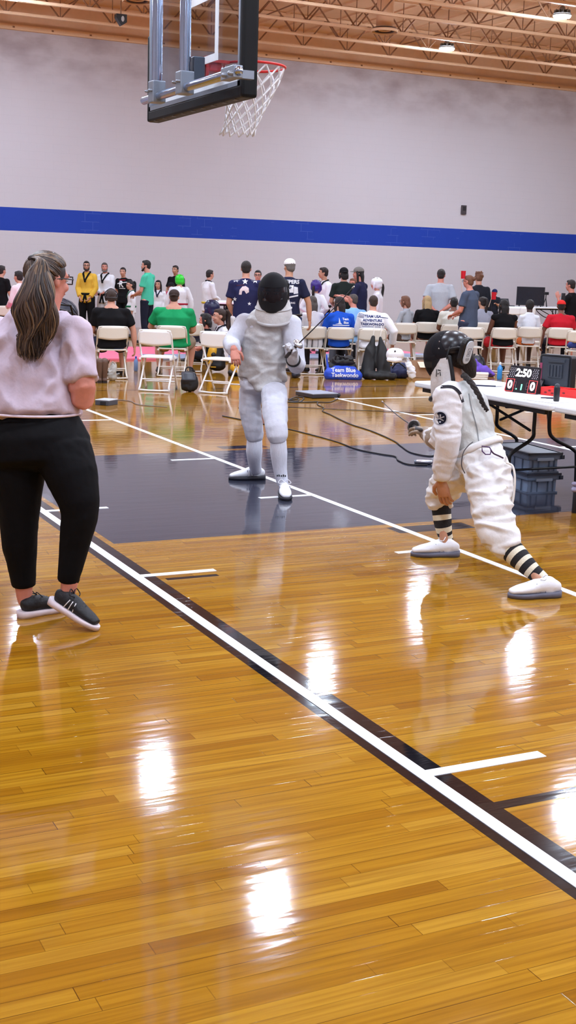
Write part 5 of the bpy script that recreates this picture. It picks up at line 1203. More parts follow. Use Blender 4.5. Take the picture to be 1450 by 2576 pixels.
bm = bmesh.new(); tube(bm, [P(-.46, -.05, .2), P(-.42, -.35, .2), L(1170, 880, 6.84)], [(.05*HK, .02*HK)]*3, side=(0, 0, 1), seg=6); tube(bm, [P(.46, -.05, .2), P(.35, -.45, .2), L(1182, 880, 6.86)], [(.05*HK, .02*HK)]*3, side=(0, 0, 1), seg=6); obj('head_strap', bm, MBLK, mk)
bm = bmesh.new(); rows = []
for j, (rx, ry, z, y0) in enumerate(((.53, .48, .02, .02), (.57, .56, -.28, .03), (.58, .6, -.55, .05), (.54, .6, -.82, .1))):
    rows.append([P(rx*math.sin(a), y0+ry*math.cos(a), z-.1*math.cos(a)*(j/3)) for a in [-1.9+3.8*k/16 for k in range(17)]])
for off in (0, .016):
    vs = [[bm.verts.new(p+(hc-p).normalized()*off) for p in r] for r in rows]
    for j in range(3):
        for i in range(16):
            if j == 0 and 5 <= i < 11: continue
            bm.faces.new((vs[j][i], vs[j][i+1], vs[j+1][i+1], vs[j+1][i])).smooth = True
bib = obj('mask_bib', bm, BIB, mk)
bm = bmesh.new(); tube(bm, rows[3], .016, seg=6); tube(bm, [r[0] for r in rows], .012, seg=6); tube(bm, [r[16] for r in rows], .012, seg=6); obj('bib_border', bm, MBLK, bib)
bm = bmesh.new(); c = [r[3] for r in rows]; p0 = rows[1][2].lerp(rows[1][3], .5); d0 = (rows[1][4]-rows[1][1]).normalized(); nn = (p0-hc).normalized()
M_ = face_mtx(p0+nn*.006, d0*-1, V((0, 0, 1))); 
for q_ in ([(-.02, .02), (-.014, .02), (-.014, -.02), (-.02, -.02)], [(-.01, .018), (.012, .01), (.012, .004), (-.01, .012)], [(.004, .0), (.01, .0), (.016, -.022), (.01, -.022)], [(-.01, -.004), (.0, -.004), (.0, -.01), (-.01, -.01)]): poly(bm, M_, q_)
obj('bib_emblem', bm, mat('lettering_black', (20, 20, 24)), bib)
# hair: braid hanging down the back, and hair at the nape
bm = bmesh.new(); ell(bm, P(0, -.16, .1), (.36*HK, .38*HK, .42*HK), m); tube(bm, [P(-.1, -.4, .0), P(0, -.42, -.3), P(.02, -.44, -.5)], [.2*HK, .2*HK, .12*HK], seg=10); hr = grown('hair', bm, hairm('dark'), f.t, voxel=.009, it=3)
bm = bmesh.new(); bp_ = smooth_path([L(1168, 945, 6.8), L(1185, 962, 6.77), L(1203, 990, 6.75), L(1215, 1015, 6.75), L(1225, 1032, 6.75)], 5)
for s in range(3): tube(bm, [p+CAMR*.008*math.sin(i*.9+s*2.1)+V((0, 0, .006))*math.cos(i*.9+s*2.1) for i, p in enumerate(bp_)], [.013-.008*i/len(bp_) for i in range(len(bp_))], seg=6)
obj('braid', bm, hairm('dark'), hr)
GL2 = mat('glove_tan', (150, 132, 116), .75, bump=.4, bscale=30, var=.25)
bm = bmesh.new(); gd = (L(1046, 1072, 7.52)-wB).normalized(); hand(bm, wB, gd, V((0, 0, -1))+f.fwd*.2, .21, .9, thumb=1); tube(bm, [wB.lerp(eB, .8), wB.lerp(eB, .4), wB, wB+gd*.03], [.066, .06, .046, .042], seg=14); grown('fencing_glove', bm, GL2, f.t, voxel=.006, it=3)
foil(at(1046, 1076, 7.5), at(985, 1028, 8.1), .85, 'fencing foil held low by the crouching fencer, blade pointing left')
o = thing('eyeglasses', 'purple-framed glasses tucked into the crouching fencer\'s waistband', 'glasses', at(1222, 1135, 6.66)); g_ = lambda px, py, D=6.655: at(px, py, D)-o.location
bm = bmesh.new(); tube(bm, [g_(*p) for p in ((1213, 1122), (1232, 1125), (1237, 1133), (1234, 1143), (1222, 1143), (1214, 1135))], .0035, seg=6, closed=True); obj('lens_rim', bm, plastic((70, 34, 90)), o)
bm = bmesh.new(); tube(bm, smooth_path([g_(1236, 1133), g_(1243, 1141), g_(1256, 1147), g_(1266, 1152)], 4), .0045, seg=6); obj('temple', bm, plastic((60, 26, 60)), o)
cd = mat('cord_white', (222, 216, 208), .6)
def wire(name, pts, r, m_, label, cat, seg=6, nsm=6):
    o_ = V(pts[0]); bm = bmesh.new(); tube(bm, smooth_path([V(p)-o_ for p in pts], nsm), r, seg=seg); w_ = obj(name, bm, m_); w_.location = o_; return tag(w_, label, cat)
wire('body_cord', [at(1276, 1165, 6.66), at(1290, 1172, 6.64), at(1296, 1200, 6.62), at(1294, 1240, 6.62), at(1288, 1268, 6.62), at(1272, 1276, 6.62), at(1266, 1262, 6.62), at(1276, 1225, 6.6)], .006, cd, 'white cord loop hanging behind the crouching fencer\'s hip', 'cord')
wire('body_cord', [at(1190, 1112, 6.68), at(1178, 1122, 6.66), at(1166, 1140, 6.64), at(1162, 1170, 6.64), at(1170, 1190, 6.65)], .003, plastic((70, 66, 70)), 'thin dark cord clipped at the crouching fencer\'s waist', 'cord')
# ------------------------------------------------------------------ clutter
def lump(name, chains, m, parent=None, voxel=.012, it=4, fold=None):
    bm = bmesh.new()
    for pts, rad, sd in chains: tube(bm, pts, rad, side=sd, seg=14)
    return grown(name, bm, m, parent, voxel=voxel, it=it, fold=fold)
X_, Y_, Z_ = V((1, 0, 0)), V((0, 1, 0)), V((0, 0, 1))
def ground(px, py, rel=0): p = on(px, py); return V((p.x, p.y, 0)), view_th(p, rel)
# scoreboard
a, b_ = on(1268, 984, .74), on(1349, 993, .74); wv = (b_-a); wd = wv.length; r = wv.normalized(); c = (a+b_)/2
t = thing('scoreboard', 'black electronic scoreboard showing 2:50 on the white folding table', 'scoreboard', c, math.atan2(r.y, r.x))
H_ = .205; tl = R(-14)
M0 = Matrix.Rotation(tl, 4, 'X')
bm = bmesh.new(); w2 = wd/2
fr = [(-w2*.88, H_), (w2*.88, H_), (w2, .012), (w2*.9, 0), (-w2*.9, 0), (-w2, .012)]
prism(bm, [M0 @ V((x, 0, z)) for x, z in fr], M0 @ V((0, .03, 0))); prism(bm, [V((s, .03, 0)) for s in (-w2*.9,)]+[V((-w2*.9, .11, 0)), V((-w2*.9, .06, .1))], (w2*1.8, 0, 0)); obj('case', bm, mat('score_case', (26, 22, 28), .35), t, .003)
def sb(name, items, m):
    bm = bmesh.new()
    for s, size, x, z, bold in items: add_text(bm, s, size, M0 @ face_mtx((x, -.002, z), X_, Z_), bold)
    return obj(name, bm, m, t)
EW = mat('led_white', (255, 250, 252), emit=2.2); ER = mat('led_red', (255, 70, 70), emit=1.6); EG = mat('led_green', (120, 255, 190), emit=1.6)
sb('clock_digits', [('2:50', .082, 0, .150, .003)], EW); sb('score_digit', [('0', .085, -.104, .054, .004)], mat('led_pink', (255, 205, 205), emit=2.2)); sb('score_digit', [('0', .085, .104, .054, .004)], mat('led_pink', (255, 205, 205))); sb('period_digit', [('1', .058, .005, .042, .003), ('.', .05, -.038, .04, .003)], EG)
bm = bmesh.new()
for x in (-.06, .06):
    for z in (.03, .055, .08): box(bm, (x-.013, -.003, z-.002), (x+.013, -.001, z+.002), mtx=M0)
    for dx in (-.013, .013): box(bm, (x+dx-.002, -.003, .03), (x+dx+.002, -.001, .08), mtx=M0)
obj('unlit_segment', bm, mat('unlit_seg', (96, 78, 84), .5), t)
for x in (-.105, .105):
    bm = bmesh.new()
    for i in range(3):
        for j in range(6): ell(bm, M0 @ V((x+(i-1)*.018+(j % 2)*.006, -.001, .118+j*.013)), (.0045, .002, .0045), u=6, v=4)
    obj('led_dots', bm, mat('led_off', (196, 190, 196), .4), t)
    bm = bmesh.new()
    tube(bm, [M0 @ V((x+dx, -.002, z)) for dx, z in ((-.036, .006), (.036, .006), (.036, .1), (-.036, .1))], .0022, seg=5, closed=True); obj('score_frame', bm, ER, t)
# open black case
p = on(1390, 980, .74); t = thing('equipment_case', 'open black equipment case standing right of the scoreboard', 'case', p, math.atan2(r.y, r.x))
BC = mat('case_black', (26, 28, 34), .35); BC2 = mat('case_inner', (54, 60, 70), .4)
bm = bmesh.new(); pr = rrect(.30, .27, .03); prism(bm, [(x, .02, z+.135) for x, z in pr], (0, .07, 0)); obj('case_lid', bm, BC, t, .006)
bm = bmesh.new(); box(bm, (-.12, .008, .03), (.13, .022, .25), bev=.005); box(bm, (-.05, -.004, .09), (.08, .012, .20), bev=.006); box(bm, (-.06, -.002, .215), (.1, .015, .24), bev=.004)
for k in range(4): box(bm, (-.045+.03*k, -.012, .1), (-.03+.03*k, 0, .19), bev=.003)
obj('case_tray', bm, BC2, t)
bm = bmesh.new(); prism(bm, [(-.2, -.12, 0), (-.06, -.12, 0), (-.06, .02, 0), (-.15, .02, 0)], (0, 0, .02)); prism(bm, [(-.2, -.12, .02), (-.08, -.12, .02), (-.15, .02, .08), (-.15, .02, .02)], (.06, 0, 0)); obj('case_flap', bm, BC, t, .003)
bm = bmesh.new(); box(bm, (-.133, .004, .06), (-.112, .018, .2)); obj('case_label', bm, plastic((150, 60, 90)), t)
p = on(1412, 996, .74); t = thing('tool_tray', 'red plastic tray with cut-out holes on the table, below the black case', 'tray', p, math.atan2(r.y, r.x))
RDP = plastic((226, 46, 44), .4); bm = bmesh.new(); box(bm, (-.135, -.07, 0), (.2, .07, .012)); 
for y in (-.07, .064): box(bm, (-.135, y, .012), (.2, y+.006, .06))
for x in (-.135, .03, .194): box(bm, (x, -.07, .012), (x+.006, .07, .06))
obj('tray_body', bm, RDP, t, .002)
bm = bmesh.new()
for x, z in ((-.09, .022), (-.055, .038), (-.03, .02), (.07, .03)): ell(bm, (x, -.071, z), (.013, .002, .007), u=10, v=6)
obj('cutout', bm, plastic((120, 20, 24)), t)
p = on(1406, 990, .80)-V((0, 0, .06)); t = thing('black_canister', 'small black cylinder standing in the red tray', 'canister', p+V((0, .02, .013)))
bm = bmesh.new(); tube(bm, [(0, 0, 0), (0, 0, .085)], .022, seg=16); obj('canister_body', bm, BC, t); bm = bmesh.new(); tube(bm, [(0, 0, .086), (0, 0, .1)], .018, seg=14); obj('canister_lid', bm, BC2, t)
def sheet(name, px, py, w_, l_, rz, m, label, cat, z=.7415, th=.002):
    p = on(px, py, z); bm = bmesh.new(); box(bm, (-w_/2, -l_/2, 0), (w_/2, l_/2, th)); o = obj(name, bm, m); o.location = p; o.rotation_euler = (0, 0, rz); return tag(o, label, cat)
sheet('paper_sheet', 1375, 1008, .21, .30, .2, mat('paper', (244, 240, 240), .7), 'white paper lying on the table in front of the red tray', 'paper')
sheet('score_pen', 1222, 972, .012, .16, .9, plastic((26, 26, 60)), 'dark blue pen lying on the table beside the fencer\'s shoulder', 'pen', th=.01)
sheet('small_card', 1253, 972, .07, .05, .2, plastic((150, 146, 150)), 'small grey card on the table left of the scoreboard', 'card')
sheet('pen', 1382, 1003, .010, .12, 1.2, plastic((40, 40, 60)), 'short dark pen on the table below the red tray', 'pen', th=.01)
# stacked crates
GR = plastic((128, 146, 172), .35); GR2 = plastic((96, 110, 132), .35); GR3 = plastic((150, 164, 184), .4)
c0, c1 = on(1326, 1243), on(1404, 1240); e = (c1-c0); ew = e.length; th = math.atan2(e.y, e.x); Lc = .56; hC = .125
for k, lb in enumerate(('grey plastic crate with lid, lower one of the stack behind the crouching fencer', 'grey plastic crate with lid, upper one of the stack behind the crouching fencer')):
    t = thing('storage_crate', lb, 'crate', c0+V((0, 0, k*(hC+.03))), th, 'stacked grey crates')
    bm = bmesh.new(); prism(bm, [(.012, .012, 0), (ew-.012, .012, 0), (ew-.012, Lc-.012, 0), (.012, Lc-.012, 0)], (0, 0, hC)); obj('tub', bm, GR, t, .006)
    bm = bmesh.new()
    for x in (.04, ew-.045, ew*.33, ew*.67): box(bm, (x, .003, .012), (x+.008, .014, hC-.03))
    for y in (.1, .22, .34, .46): box(bm, (.003, y, .012), (.014, y+.01, hC-.03))
    box(bm, (.004, .002, 0), (ew-.004, .014, .012)); box(bm, (.002, .004, 0), (.014, Lc-.004, .012)); obj('rib', bm, GR2, t)
    bm = bmesh.new(); box(bm, (-.006, -.006, hC-.024), (ew+.006, Lc+.006, hC+.004)); box(bm, (-.012, -.012, hC+.004), (ew+.012, Lc+.012, hC+.02)); box(bm, (.012, .012, hC+.02), (ew-.012, Lc-.012, hC+.028)); l = obj('lid', bm, GR2, t, .004)
    bm = bmesh.new()
    for x0, x1, y0, y1 in ((-.014, ew+.014, -.014, -.004), (-.014, ew+.014, Lc+.004, Lc+.014), (-.014, -.004, -.014, Lc+.014), (ew+.004, ew+.014, -.014, Lc+.014)): box(bm, (x0, y0, hC+.012), (x1, y1, hC+.03))
    obj('lid_rim', bm, plastic((40, 48, 62), .4), l)
    bm = bmesh.new(); box(bm, (ew*.24, -.02, hC-.03), (ew*.76, -.008, hC-.008), bev=.003); obj('clasp', bm, GR3, t)
    bm = bmesh.new(); box(bm, (ew, -.02, hC-.02), (ew+.028, .03, hC+.012), bev=.004); obj('hinge_tab', bm, plastic((40, 48, 62), .4), t)
# scoring box and cables on the floor
p0, p1, p2 = on(762, 993), on(787, 1003), on(850, 1001)
t = thing('scoring_box', 'flat dark box with pale lid on the floor right of the standing fencer', 'box', p1, math.atan2((p2-p1).y, (p2-p1).x)); wB_ = (p2-p1).length; 
bm = bmesh.new(); box(bm, (0, 0, .006), (wB_, .42, .05)); obj('box_body', bm, plastic((56, 54, 60)), t, .004); bm = bmesh.new(); box(bm, (-.005, -.005, .05), (wB_+.005, .425, .062)); obj('box_lid', bm, plastic((150, 156, 170)), t, .003)
bm = bmesh.new(); ell(bm, (wB_+.03, .03, .03), (.03, .03, .03)); obj('plug', bm, BC, t)
bm = bmesh.new()
for x in (.03, wB_-.03):
    for y in (.04, .38): tube(bm, [(x, y, 0), (x, y, .008)], .012, seg=8)
obj('foot', bm, BC, t)
p, th = ground(262, 1019, -30); t = thing('power_box', 'small silver electronic box on the floor by the woman\'s elbow', 'box', p, th)
bm = bmesh.new(); box(bm, (-.09, -.05, 0), (.09, .16, .055)); obj('box_body', bm, plastic((70, 74, 84)), t, .004); bm = bmesh.new(); box(bm, (-.09, -.05, .055), (.09, .16, .065)); obj('box_lid', bm, plastic((190, 198, 210)), t, .003); bm = bmesh.new(); box(bm, (-.02, -.056, .005), (.05, -.05, .045)); obj('front_panel', bm, BC, t)
CB = mat('cable_black', (34, 30, 34), .5)
def fl(*pts, z=.006): return [on(x, y, z) for x, y in pts]
wire('floor_cable', fl((850, 1003), (830, 1012), (802, 1012), (800, 1018), (815, 1026), (812, 1034), (830, 1042), (880, 1066), (935, 1084), (990, 1108), (1010, 1122), (1035, 1138), (1080, 1147), (1100, 1142)), .006, CB, 'dark cable winding from the scoring box to the crouching fencer', 'cable')
wire('floor_cable', fl((560, 1046), (640, 1062), (720, 1078), (790, 1095), (850, 1112), (900, 1130), (960, 1142), (995, 1148), (1003, 1158), (1030, 1168), (1075, 1170)), .006, CB, 'dark cable lying across the painted key behind the standing fencer', 'cable')
wire('floor_cable', fl((716, 1002), (735, 1005), (752, 1003), (748, 1009), (728, 1006), (745, 999), (765, 1001), (752, 1012), (725, 1011), (770, 1012), (800, 1011)), .008, CB, 'tangle of black cable on the floor beside the flat scoring box', 'cable')
wire('floor_cable', fl((270, 1008), (300, 1006), (330, 1010), (350, 1018), (420, 1024)), .005, plastic((120, 110, 110)), 'thin grey cable running from the small silver box', 'cable')
wire('floor_cable', fl((600, 1025), (717, 1024), (880, 1031), (1085, 1040), (1230, 1050)), .004, CB, 'straight dark cable stretched across the floor behind both fencers', 'cable')
p, th = ground(1066, 1168, 0); t = thing('cable_reel_plug', 'silver metal plug at the cable end by the crouching fencer\'s knee', 'plug', p, th)
bm = bmesh.new(); tube(bm, [(-.05, 0, .02), (.06, 0, .02)], .02, seg=10); obj('plug_body', bm, mat('guard_steel', (190, 192, 198)), t); bm = bmesh.new(); tube(bm, [(-.07, .04, .014), (.05, .05, .014)], .014, seg=8); obj('plug_sleeve', bm, plastic((150, 160, 176)), t)
# bags
BAG = mat('bag_black', (18, 18, 22), .55, bump=.3, bscale=14, var=.1); BLUB = mat('bag_blue', (28, 70, 190), .6, bump=.3, bscale=12); NVB = mat('bag_navy', (34, 42, 84), .6, bump=.3, bscale=12)
fb = folds(.02, 6, 2.2)
p, th = ground(477, 986, 10); t = thing('backpack', 'small black backpack standing between the two bright white chairs', 'bag', p, th)
lump('bag_body', [([(0, 0, .07), (0, 0, .14), (0, .01, .22)], [(.12, .08), (.12, .085), (.09, .055)], X_)], BAG, t, .011, 4, folds(.012, 8)); lump('flap', [([(-.02, -.07, .16), (-.02, -.03, .24), (-.02, .04, .25)], [(.10, .02), (.10, .02), (.09, .02)], X_)], mat('bag_black_shiny', (44, 48, 60), .35), t, .01, 3)
bm = bmesh.new(); tube(bm, smooth_path([(-.05, .03, .24), (-.045, .03, .3), (0, .03, .32), (.045, .03, .3), (.05, .03, .24)], 4), .009, seg=6); obj('handle', bm, BAG, t)
p, th = ground(862, 954, 8); t = thing('sports_bag', 'black bag with a blue Team Blue drawstring bag under the blue-shirted woman\'s chair', 'bag', p, th)
lump('black_part', [([(-.14, .12, .12), (.12, .12, .13)], [(.14, .14), (.14, .14)], Z_), ([(-.1, .08, .26), (.1, .08, .27)], [(.08, .1), (.09, .1)], Z_)], BAG, t, .012, 4, fb)
db = lump('blue_part', [([(-.2, -.02, .07), (.22, -.02, .06)], [(.10, .10), (.09, .1)], Z_), ([(-.12, -.03, .14), (.16, -.03, .13)], [(.07, .06), (.07, .06)], Z_), ([(-.22, .0, .1), (-.25, .05, .36)], [.025, .012], None)], BLUB, t, .012, 4, folds(.01, 7))
bm = bmesh.new(); add_text(bm, 'Team Blue', .085, face_mtx((.0, -.5, .145), X_, Z_), .002); add_text(bm, 'Taekwondo', .085, face_mtx((.02, -.5, .07), X_, Z_), .002); o = obj('lettering', bm, cloth((236, 238, 244)), db); DECALS.append((o, db, V((0, 1, 0)), .004))
bm = bmesh.new()
for k in range(4): tube(bm, smooth_path([(-.12+.07*k, .0, .3), (-.1+.07*k, -.02, .36-.02*k), (-.02+.06*k, .02, .31)], 4), .012, seg=6)
obj('strap', bm, BAG, t)
p, th = ground(948, 955, 4); t = thing('black_garment', 'long black garment hung from the chair back, spreading on the floor', 'clothing', p, th)
lump('cloth_drape', [([(-.07, .12, .63), (-.1, .09, .45), (-.13, .06, .2), (-.14, .03, .06)], [(.03, .03), (.08, .05), (.11, .07), (.11, .07)], X_), ([(.04, .12, .63), (.06, .09, .45), (.1, .05, .2), (.12, .02, .06)], [(.03, .03), (.08, .05), (.11, .07), (.1, .07)], X_), ([(-.12, .0, .06), (.1, -.02, .06), (.26, -.02, .06)], [(.07, .06), (.08, .07), (.07, .05)], Y_)], mat('cloth_black_sheen', (15, 15, 18), .6), t, .012, 4, folds(.02, 5, 2.2, (1.6, 1, .6)))
bm = bmesh.new()
for s in (-.07, .04): tube(bm, [(s, .12, .62), (s+.01, .17, .72), (s+.012, .2, .8)], .006, seg=6)
obj('hanging_loop', bm, cd, t)
p, th = ground(1003, 952, 0); t = thing('navy_bag', 'navy bag on the floor beside the long black garment, white headguard on top', 'bag', p, th); lump('bag_body', [([(-.08, .05, .09), (.1, .05, .1)], [(.1, .12), (.1, .12)], Z_), ([(-.04, .08, .19), (.06, .08, .19)], [(.06, .09), (.06, .08)], Z_)], NVB, t, .012, 4, fb)
bm = bmesh.new(); tube(bm, smooth_path([(-.1, -.04, .16), (-.02, -.08, .25), (.1, -.04, .17)], 4), .01, seg=6); obj('strap', bm, BAG, t)
q = at(994, 896, 18.75); t = thing('headguard', 'white padded headguard lying on the navy bag', 'helmet', q, th)
lump('padding', [([(-.04, 0, .02), (.05, 0, .02)], [(.105, .11), (.1, .1)], Z_), ([(-.09, -.06, -.05), (0, -.1, -.06), (.08, -.05, -.05)], .035, None)], plastic((236, 238, 244)), t, .01, 3)
bm = bmesh.new()
for x, z in ((-.05, .05), (.0, .08), (.05, .05), (-.02, -.01), (.04, -.01)): ell(bm, (x, -.1+abs(x)*.4, z), (.014, .012, .012), u=8, v=6)
obj('vent_hole', bm, mat('vent_hole', (20, 20, 24)), t)
PLB = mat('plastic_bag_white', (232, 234, 240), .3, bump=.5, bscale=10)
p, th = ground(1030, 955, 0); t = thing('plastic_bag', 'crumpled white plastic bag on the floor beside the cardboard box', 'bag', p, th); lump('bag_body', [([(-.02, 0, .24), (.02, 0, .15), (.05, 0, .05)], [(.05, .03), (.07, .05), (.06, .05)], X_), ([(-.06, .02, .24), (-.03, .02, .28), (.02, .02, .25)], .02, None)], PLB, t, .01, 2, folds(.018, 12))
bm = bmesh.new(); tube(bm, smooth_path([(-.05, .0, .26), (-.04, -.02, .33), (.0, 0, .27)], 4), .008, seg=6); obj('bag_handle', bm, PLB, t)
p, th = ground(1068, 951, 4); t = thing('cardboard_box', 'open brown cardboard box with pale flap on the floor left of the crouching fencer', 'box', p, th); CBX = mat('cardboard', (176, 138, 106), .8, var=.08)
bm = bmesh.new(); box(bm, (-.28, 0, 0), (.3, .006, .25)); box(bm, (-.28, .34, 0), (.3, .346, .25)); box(bm, (-.28, 0, 0), (-.274, .346, .25)); box(bm, (.294, 0, 0), (.3, .346, .25)); box(bm, (-.28, 0, 0), (.3, .346, .006)); obj('box_body', bm, CBX, t)
bm = bmesh.new(); prism(bm, [(-.12, -.004, .25), (.3, -.004, .25), (.28, -.1, .17), (-.08, -.1, .17)], (0, .004, .002)); obj('flap', bm, mat('cardboard_pale', (226, 206, 182), .8), t)
p, th = ground(1210, 948, 0); t = thing('purple_bag', 'purple cloth bag heaped on the floor behind the crouching fencer', 'bag', p, th); lump('bag_body', [([(-.12, .1, .1), (.08, .1, .08), (.2, .1, .04)], [(.1, .09), (.09, .09), (.03, .06)], Z_), ([(-.12, .1, .22), (-.02, .1, .14)], [.07, .06], None)], mat('cloth_purple', (108, 76, 190), .7, bump=.3, bscale=10), t, .012, 4, folds(.03, 6))
bm = bmesh.new(); tube(bm, smooth_path([(-.02, .0, .08), (.06, -.03, .03), (.16, -.02, .05)], 4), .012, seg=6); obj('bag_strap', bm, BAG, t)
p, th = ground(1238, 946, 0); t = thing('grey_backpack', 'dark grey backpack between the purple bag and the blue bottle', 'bag', p+V((0, .45, 0)), th); lump('bag_body', [([(0, 0, .12), (0, 0, .22)], [(.15, .1), (.13, .09)], X_)], mat('bag_grey', (72, 74, 84), .6, bump=.3, bscale=12), t, .012, 4, fb)
bm = bmesh.new(); tube(bm, smooth_path([(-.1, -.08, .06), (-.12, -.12, .2), (-.04, -.06, .32)], 4), .014, seg=6); tube(bm, smooth_path([(.1, -.08, .06), (.12, -.12, .2), (.04, -.06, .32)], 4), .014, seg=6); obj('shoulder_strap', bm, BAG, t)
def bottle(px, py, D, rgb, caprgb, label, h=.22, r_=.035, z=None):
    p = on(px, py) if z is None else on(px, py, z); t = thing('water_bottle', label, 'bottle', p)
    bm = bmesh.new(); tube(bm, [(0, 0, .012), (0, 0, h*.1), (0, 0, h*.45), (0, 0, h*.7), (0, 0, h*.84), (0, 0, h*.9)], [r_*.9, r_, r_*.92, r_, r_*.5, r_*.4], seg=14); obj('bottle_body', bm, plastic(rgb, .15), t)
    bm = bmesh.new(); tube(bm, [(0, 0, h*.9), (0, 0, h)], r_*.42, seg=10); obj('bottle_cap', bm, plastic(caprgb), t); return t
bottle(1257, 955, 0, (52, 140, 214), (226, 236, 244), 'blue water bottle on the floor left of the scoreboard', .26, .042)
bottle(342, 934, 0, (120, 150, 200), (40, 70, 180), 'clear water bottle with blue label by the black-shirted man\'s foot', .22, .034)
p, th = ground(1226, 958, 0)
for k in range(3):
    t = bm = bmesh.new(); pr = rrect(.42-.03*k, .24, .04); prism(bm, [(x+.02*k, y, .034*k) for x, y in pr], (0, 0, .033)); o = obj('folded_towel', bm, mat('towel_white', (236, 230, 222), .8, bump=.3, bscale=30), None, .01); o.location = p+V((0, .35, 0)); o.rotation_euler = (0, 0, th); tag(o, 'white folded cloth on the floor by the blue bottle, %s of its pile' % ('bottom', 'middle', 'top')[k], 'towel', 'pile of folded white cloths')
# boots, slippers and shoes under the chairs
LB = mat('boot_leather', (96, 70, 56), .55, bump=.3, bscale=20, var=.25)
for k, (px, s) in enumerate(((250, -1), (263, 1))):
    p, th = ground(px, 963, 10); t = thing('cowboy_boot', 'tall brown leather boot under the black-shirted man\'s chair, %s of the pair' % ('left one', 'right one')[k], 'boot', p, th, 'pair of brown boots')
    bm = bmesh.new(); tube(bm, [(0, .01, .02), (0, .0, .1), (0, 0, .2), (0, 0, .29)], [(.036, .045), (.038, .045), (.05, .058), (.058, .064)], side=X_, seg=14); tube(bm, [(0, -.02, .04), (0, .08, .035), (0, .17, .028)], [(.038, .035), (.042, .034), (.02, .02)], side=X_, seg=12); grown('boot_upper', bm, LB, t, voxel=.008, it=4)
    bm = bmesh.new(); box(bm, (-.03, -.05, 0), (.03, .0, .03)); box(bm, (-.036, .03, 0), (.036, .17, .012)); obj('boot_sole', bm, plastic((40, 28, 24)), t)
    bm = bmesh.new()
    for e in (-1, 1): tube(bm, smooth_path([(e*.052, -.02, .27), (e*.062, -.045, .32), (e*.052, -.03, .29)], 4), .007, seg=5)
    obj('pull_strap', bm, LB, t)
p, th = ground(283, 958, 0); t = thing('plastic_bag', 'pale grey plastic bag on the floor right of the brown boots', 'bag', p, th); lump('bag_body', [([(0, .03, .04), (0, .03, .14), (.02, .04, .22)], [(.06, .05), (.06, .05), (.04, .03)], X_)], mat('plastic_bag_grey', (178, 176, 170), .3, bump=.5, bscale=10), t, .01, 2, folds(.018, 12))
bm = bmesh.new(); tube(bm, smooth_path([(-.02, .02, .2), (0, .0, .27), (.04, .03, .22)], 4), .007, seg=6); obj('bag_handle', bm, mat('plastic_bag_grey', (178, 176, 170)), t)
def pair(px, py, rel, rgb, lb, grp):
    for k, s in enumerate((-1, 1)):
        p, th = ground(px, py, rel); f_ = V((-math.sin(th), math.cos(th), 0)); sd = V((math.cos(th), math.sin(th), 0))
        t = thing('sneaker', lb % ('left one', 'right one')[k], 'shoe', p+sd*s*.055, 0, grp); shoe(t, V((0, 0, 0)), f_*.27, Z_, mat('sneaker_%d_%d_%d' % rgb, rgb, .6), plastic((226, 226, 228)), plastic((230, 230, 232)), name='upper')
pair(302, 944, 70, (40, 40, 44), 'black and white sneaker under the black-shirted man\'s chair, %s of the pair', 'sneakers under the chair')
pair(1318, 950, 110, (60, 52, 56), 'dark sneaker behind the scoreboard, %s of the pair', 'dark sneakers behind the scoreboard')
pair(1420, 945, 40, (34, 34, 40), 'black sneaker on the floor at the right edge, %s of the pair', 'black sneakers at the right edge')
# gear bags
YL = mat('gear_yellow', (232, 176, 40), .5, bump=.2, bscale=20)
p, th = ground(541, 936, -6); t = thing('gear_bag', 'yellow and black gear bag under the bright white chair left of the fencer', 'bag', p, th)
lump('black_part', [([(0, .05, .1), (.02, .06, .24), (.05, .07, .38)], [(.17, .09), (.14, .08), (.07, .06)], X_)], BAG, t, .012, 4, folds(.012, 7)); lump('yellow_part', [([(-.06, .0, .24), (-.04, .01, .34), (-.02, .03, .4)], [(.075, .06), (.07, .05), (.05, .04)], X_), ([(-.08, -.03, .14), (-.06, -.03, .17)], .03, None)], YL, t, .01, 4)
bm = bmesh.new(); tube(bm, [(-.02, -.045, .27), (-.02, -.06, .27)], .038, seg=14); obj('round_pad', bm, BAG, t); bm = bmesh.new(); tube(bm, [(-.02, -.06, .27), (-.02, -.066, .27)], .02, seg=12); obj('badge', bm, YL, t)
bm = bmesh.new(); box(bm, (-.06, -.06, .075), (.02, -.04, .088)); obj('stitched_label', bm, YL, t)
p, th = ground(597, 946, 0); t = thing('headgear', 'yellow and black headgear on the floor just left of the standing fencer\'s hip', 'helmet', p, th); lump('shell', [([(-.02, 0, .12), (.06, 0, .12)], [(.1, .1), (.09, .09)], Z_)], YL, t, .011, 3); lump('pad', [([(-.1, 0, .05), (.04, .0, .05)], [(.05, .08), (.05, .08)], Z_)], BAG, t, .011, 3)
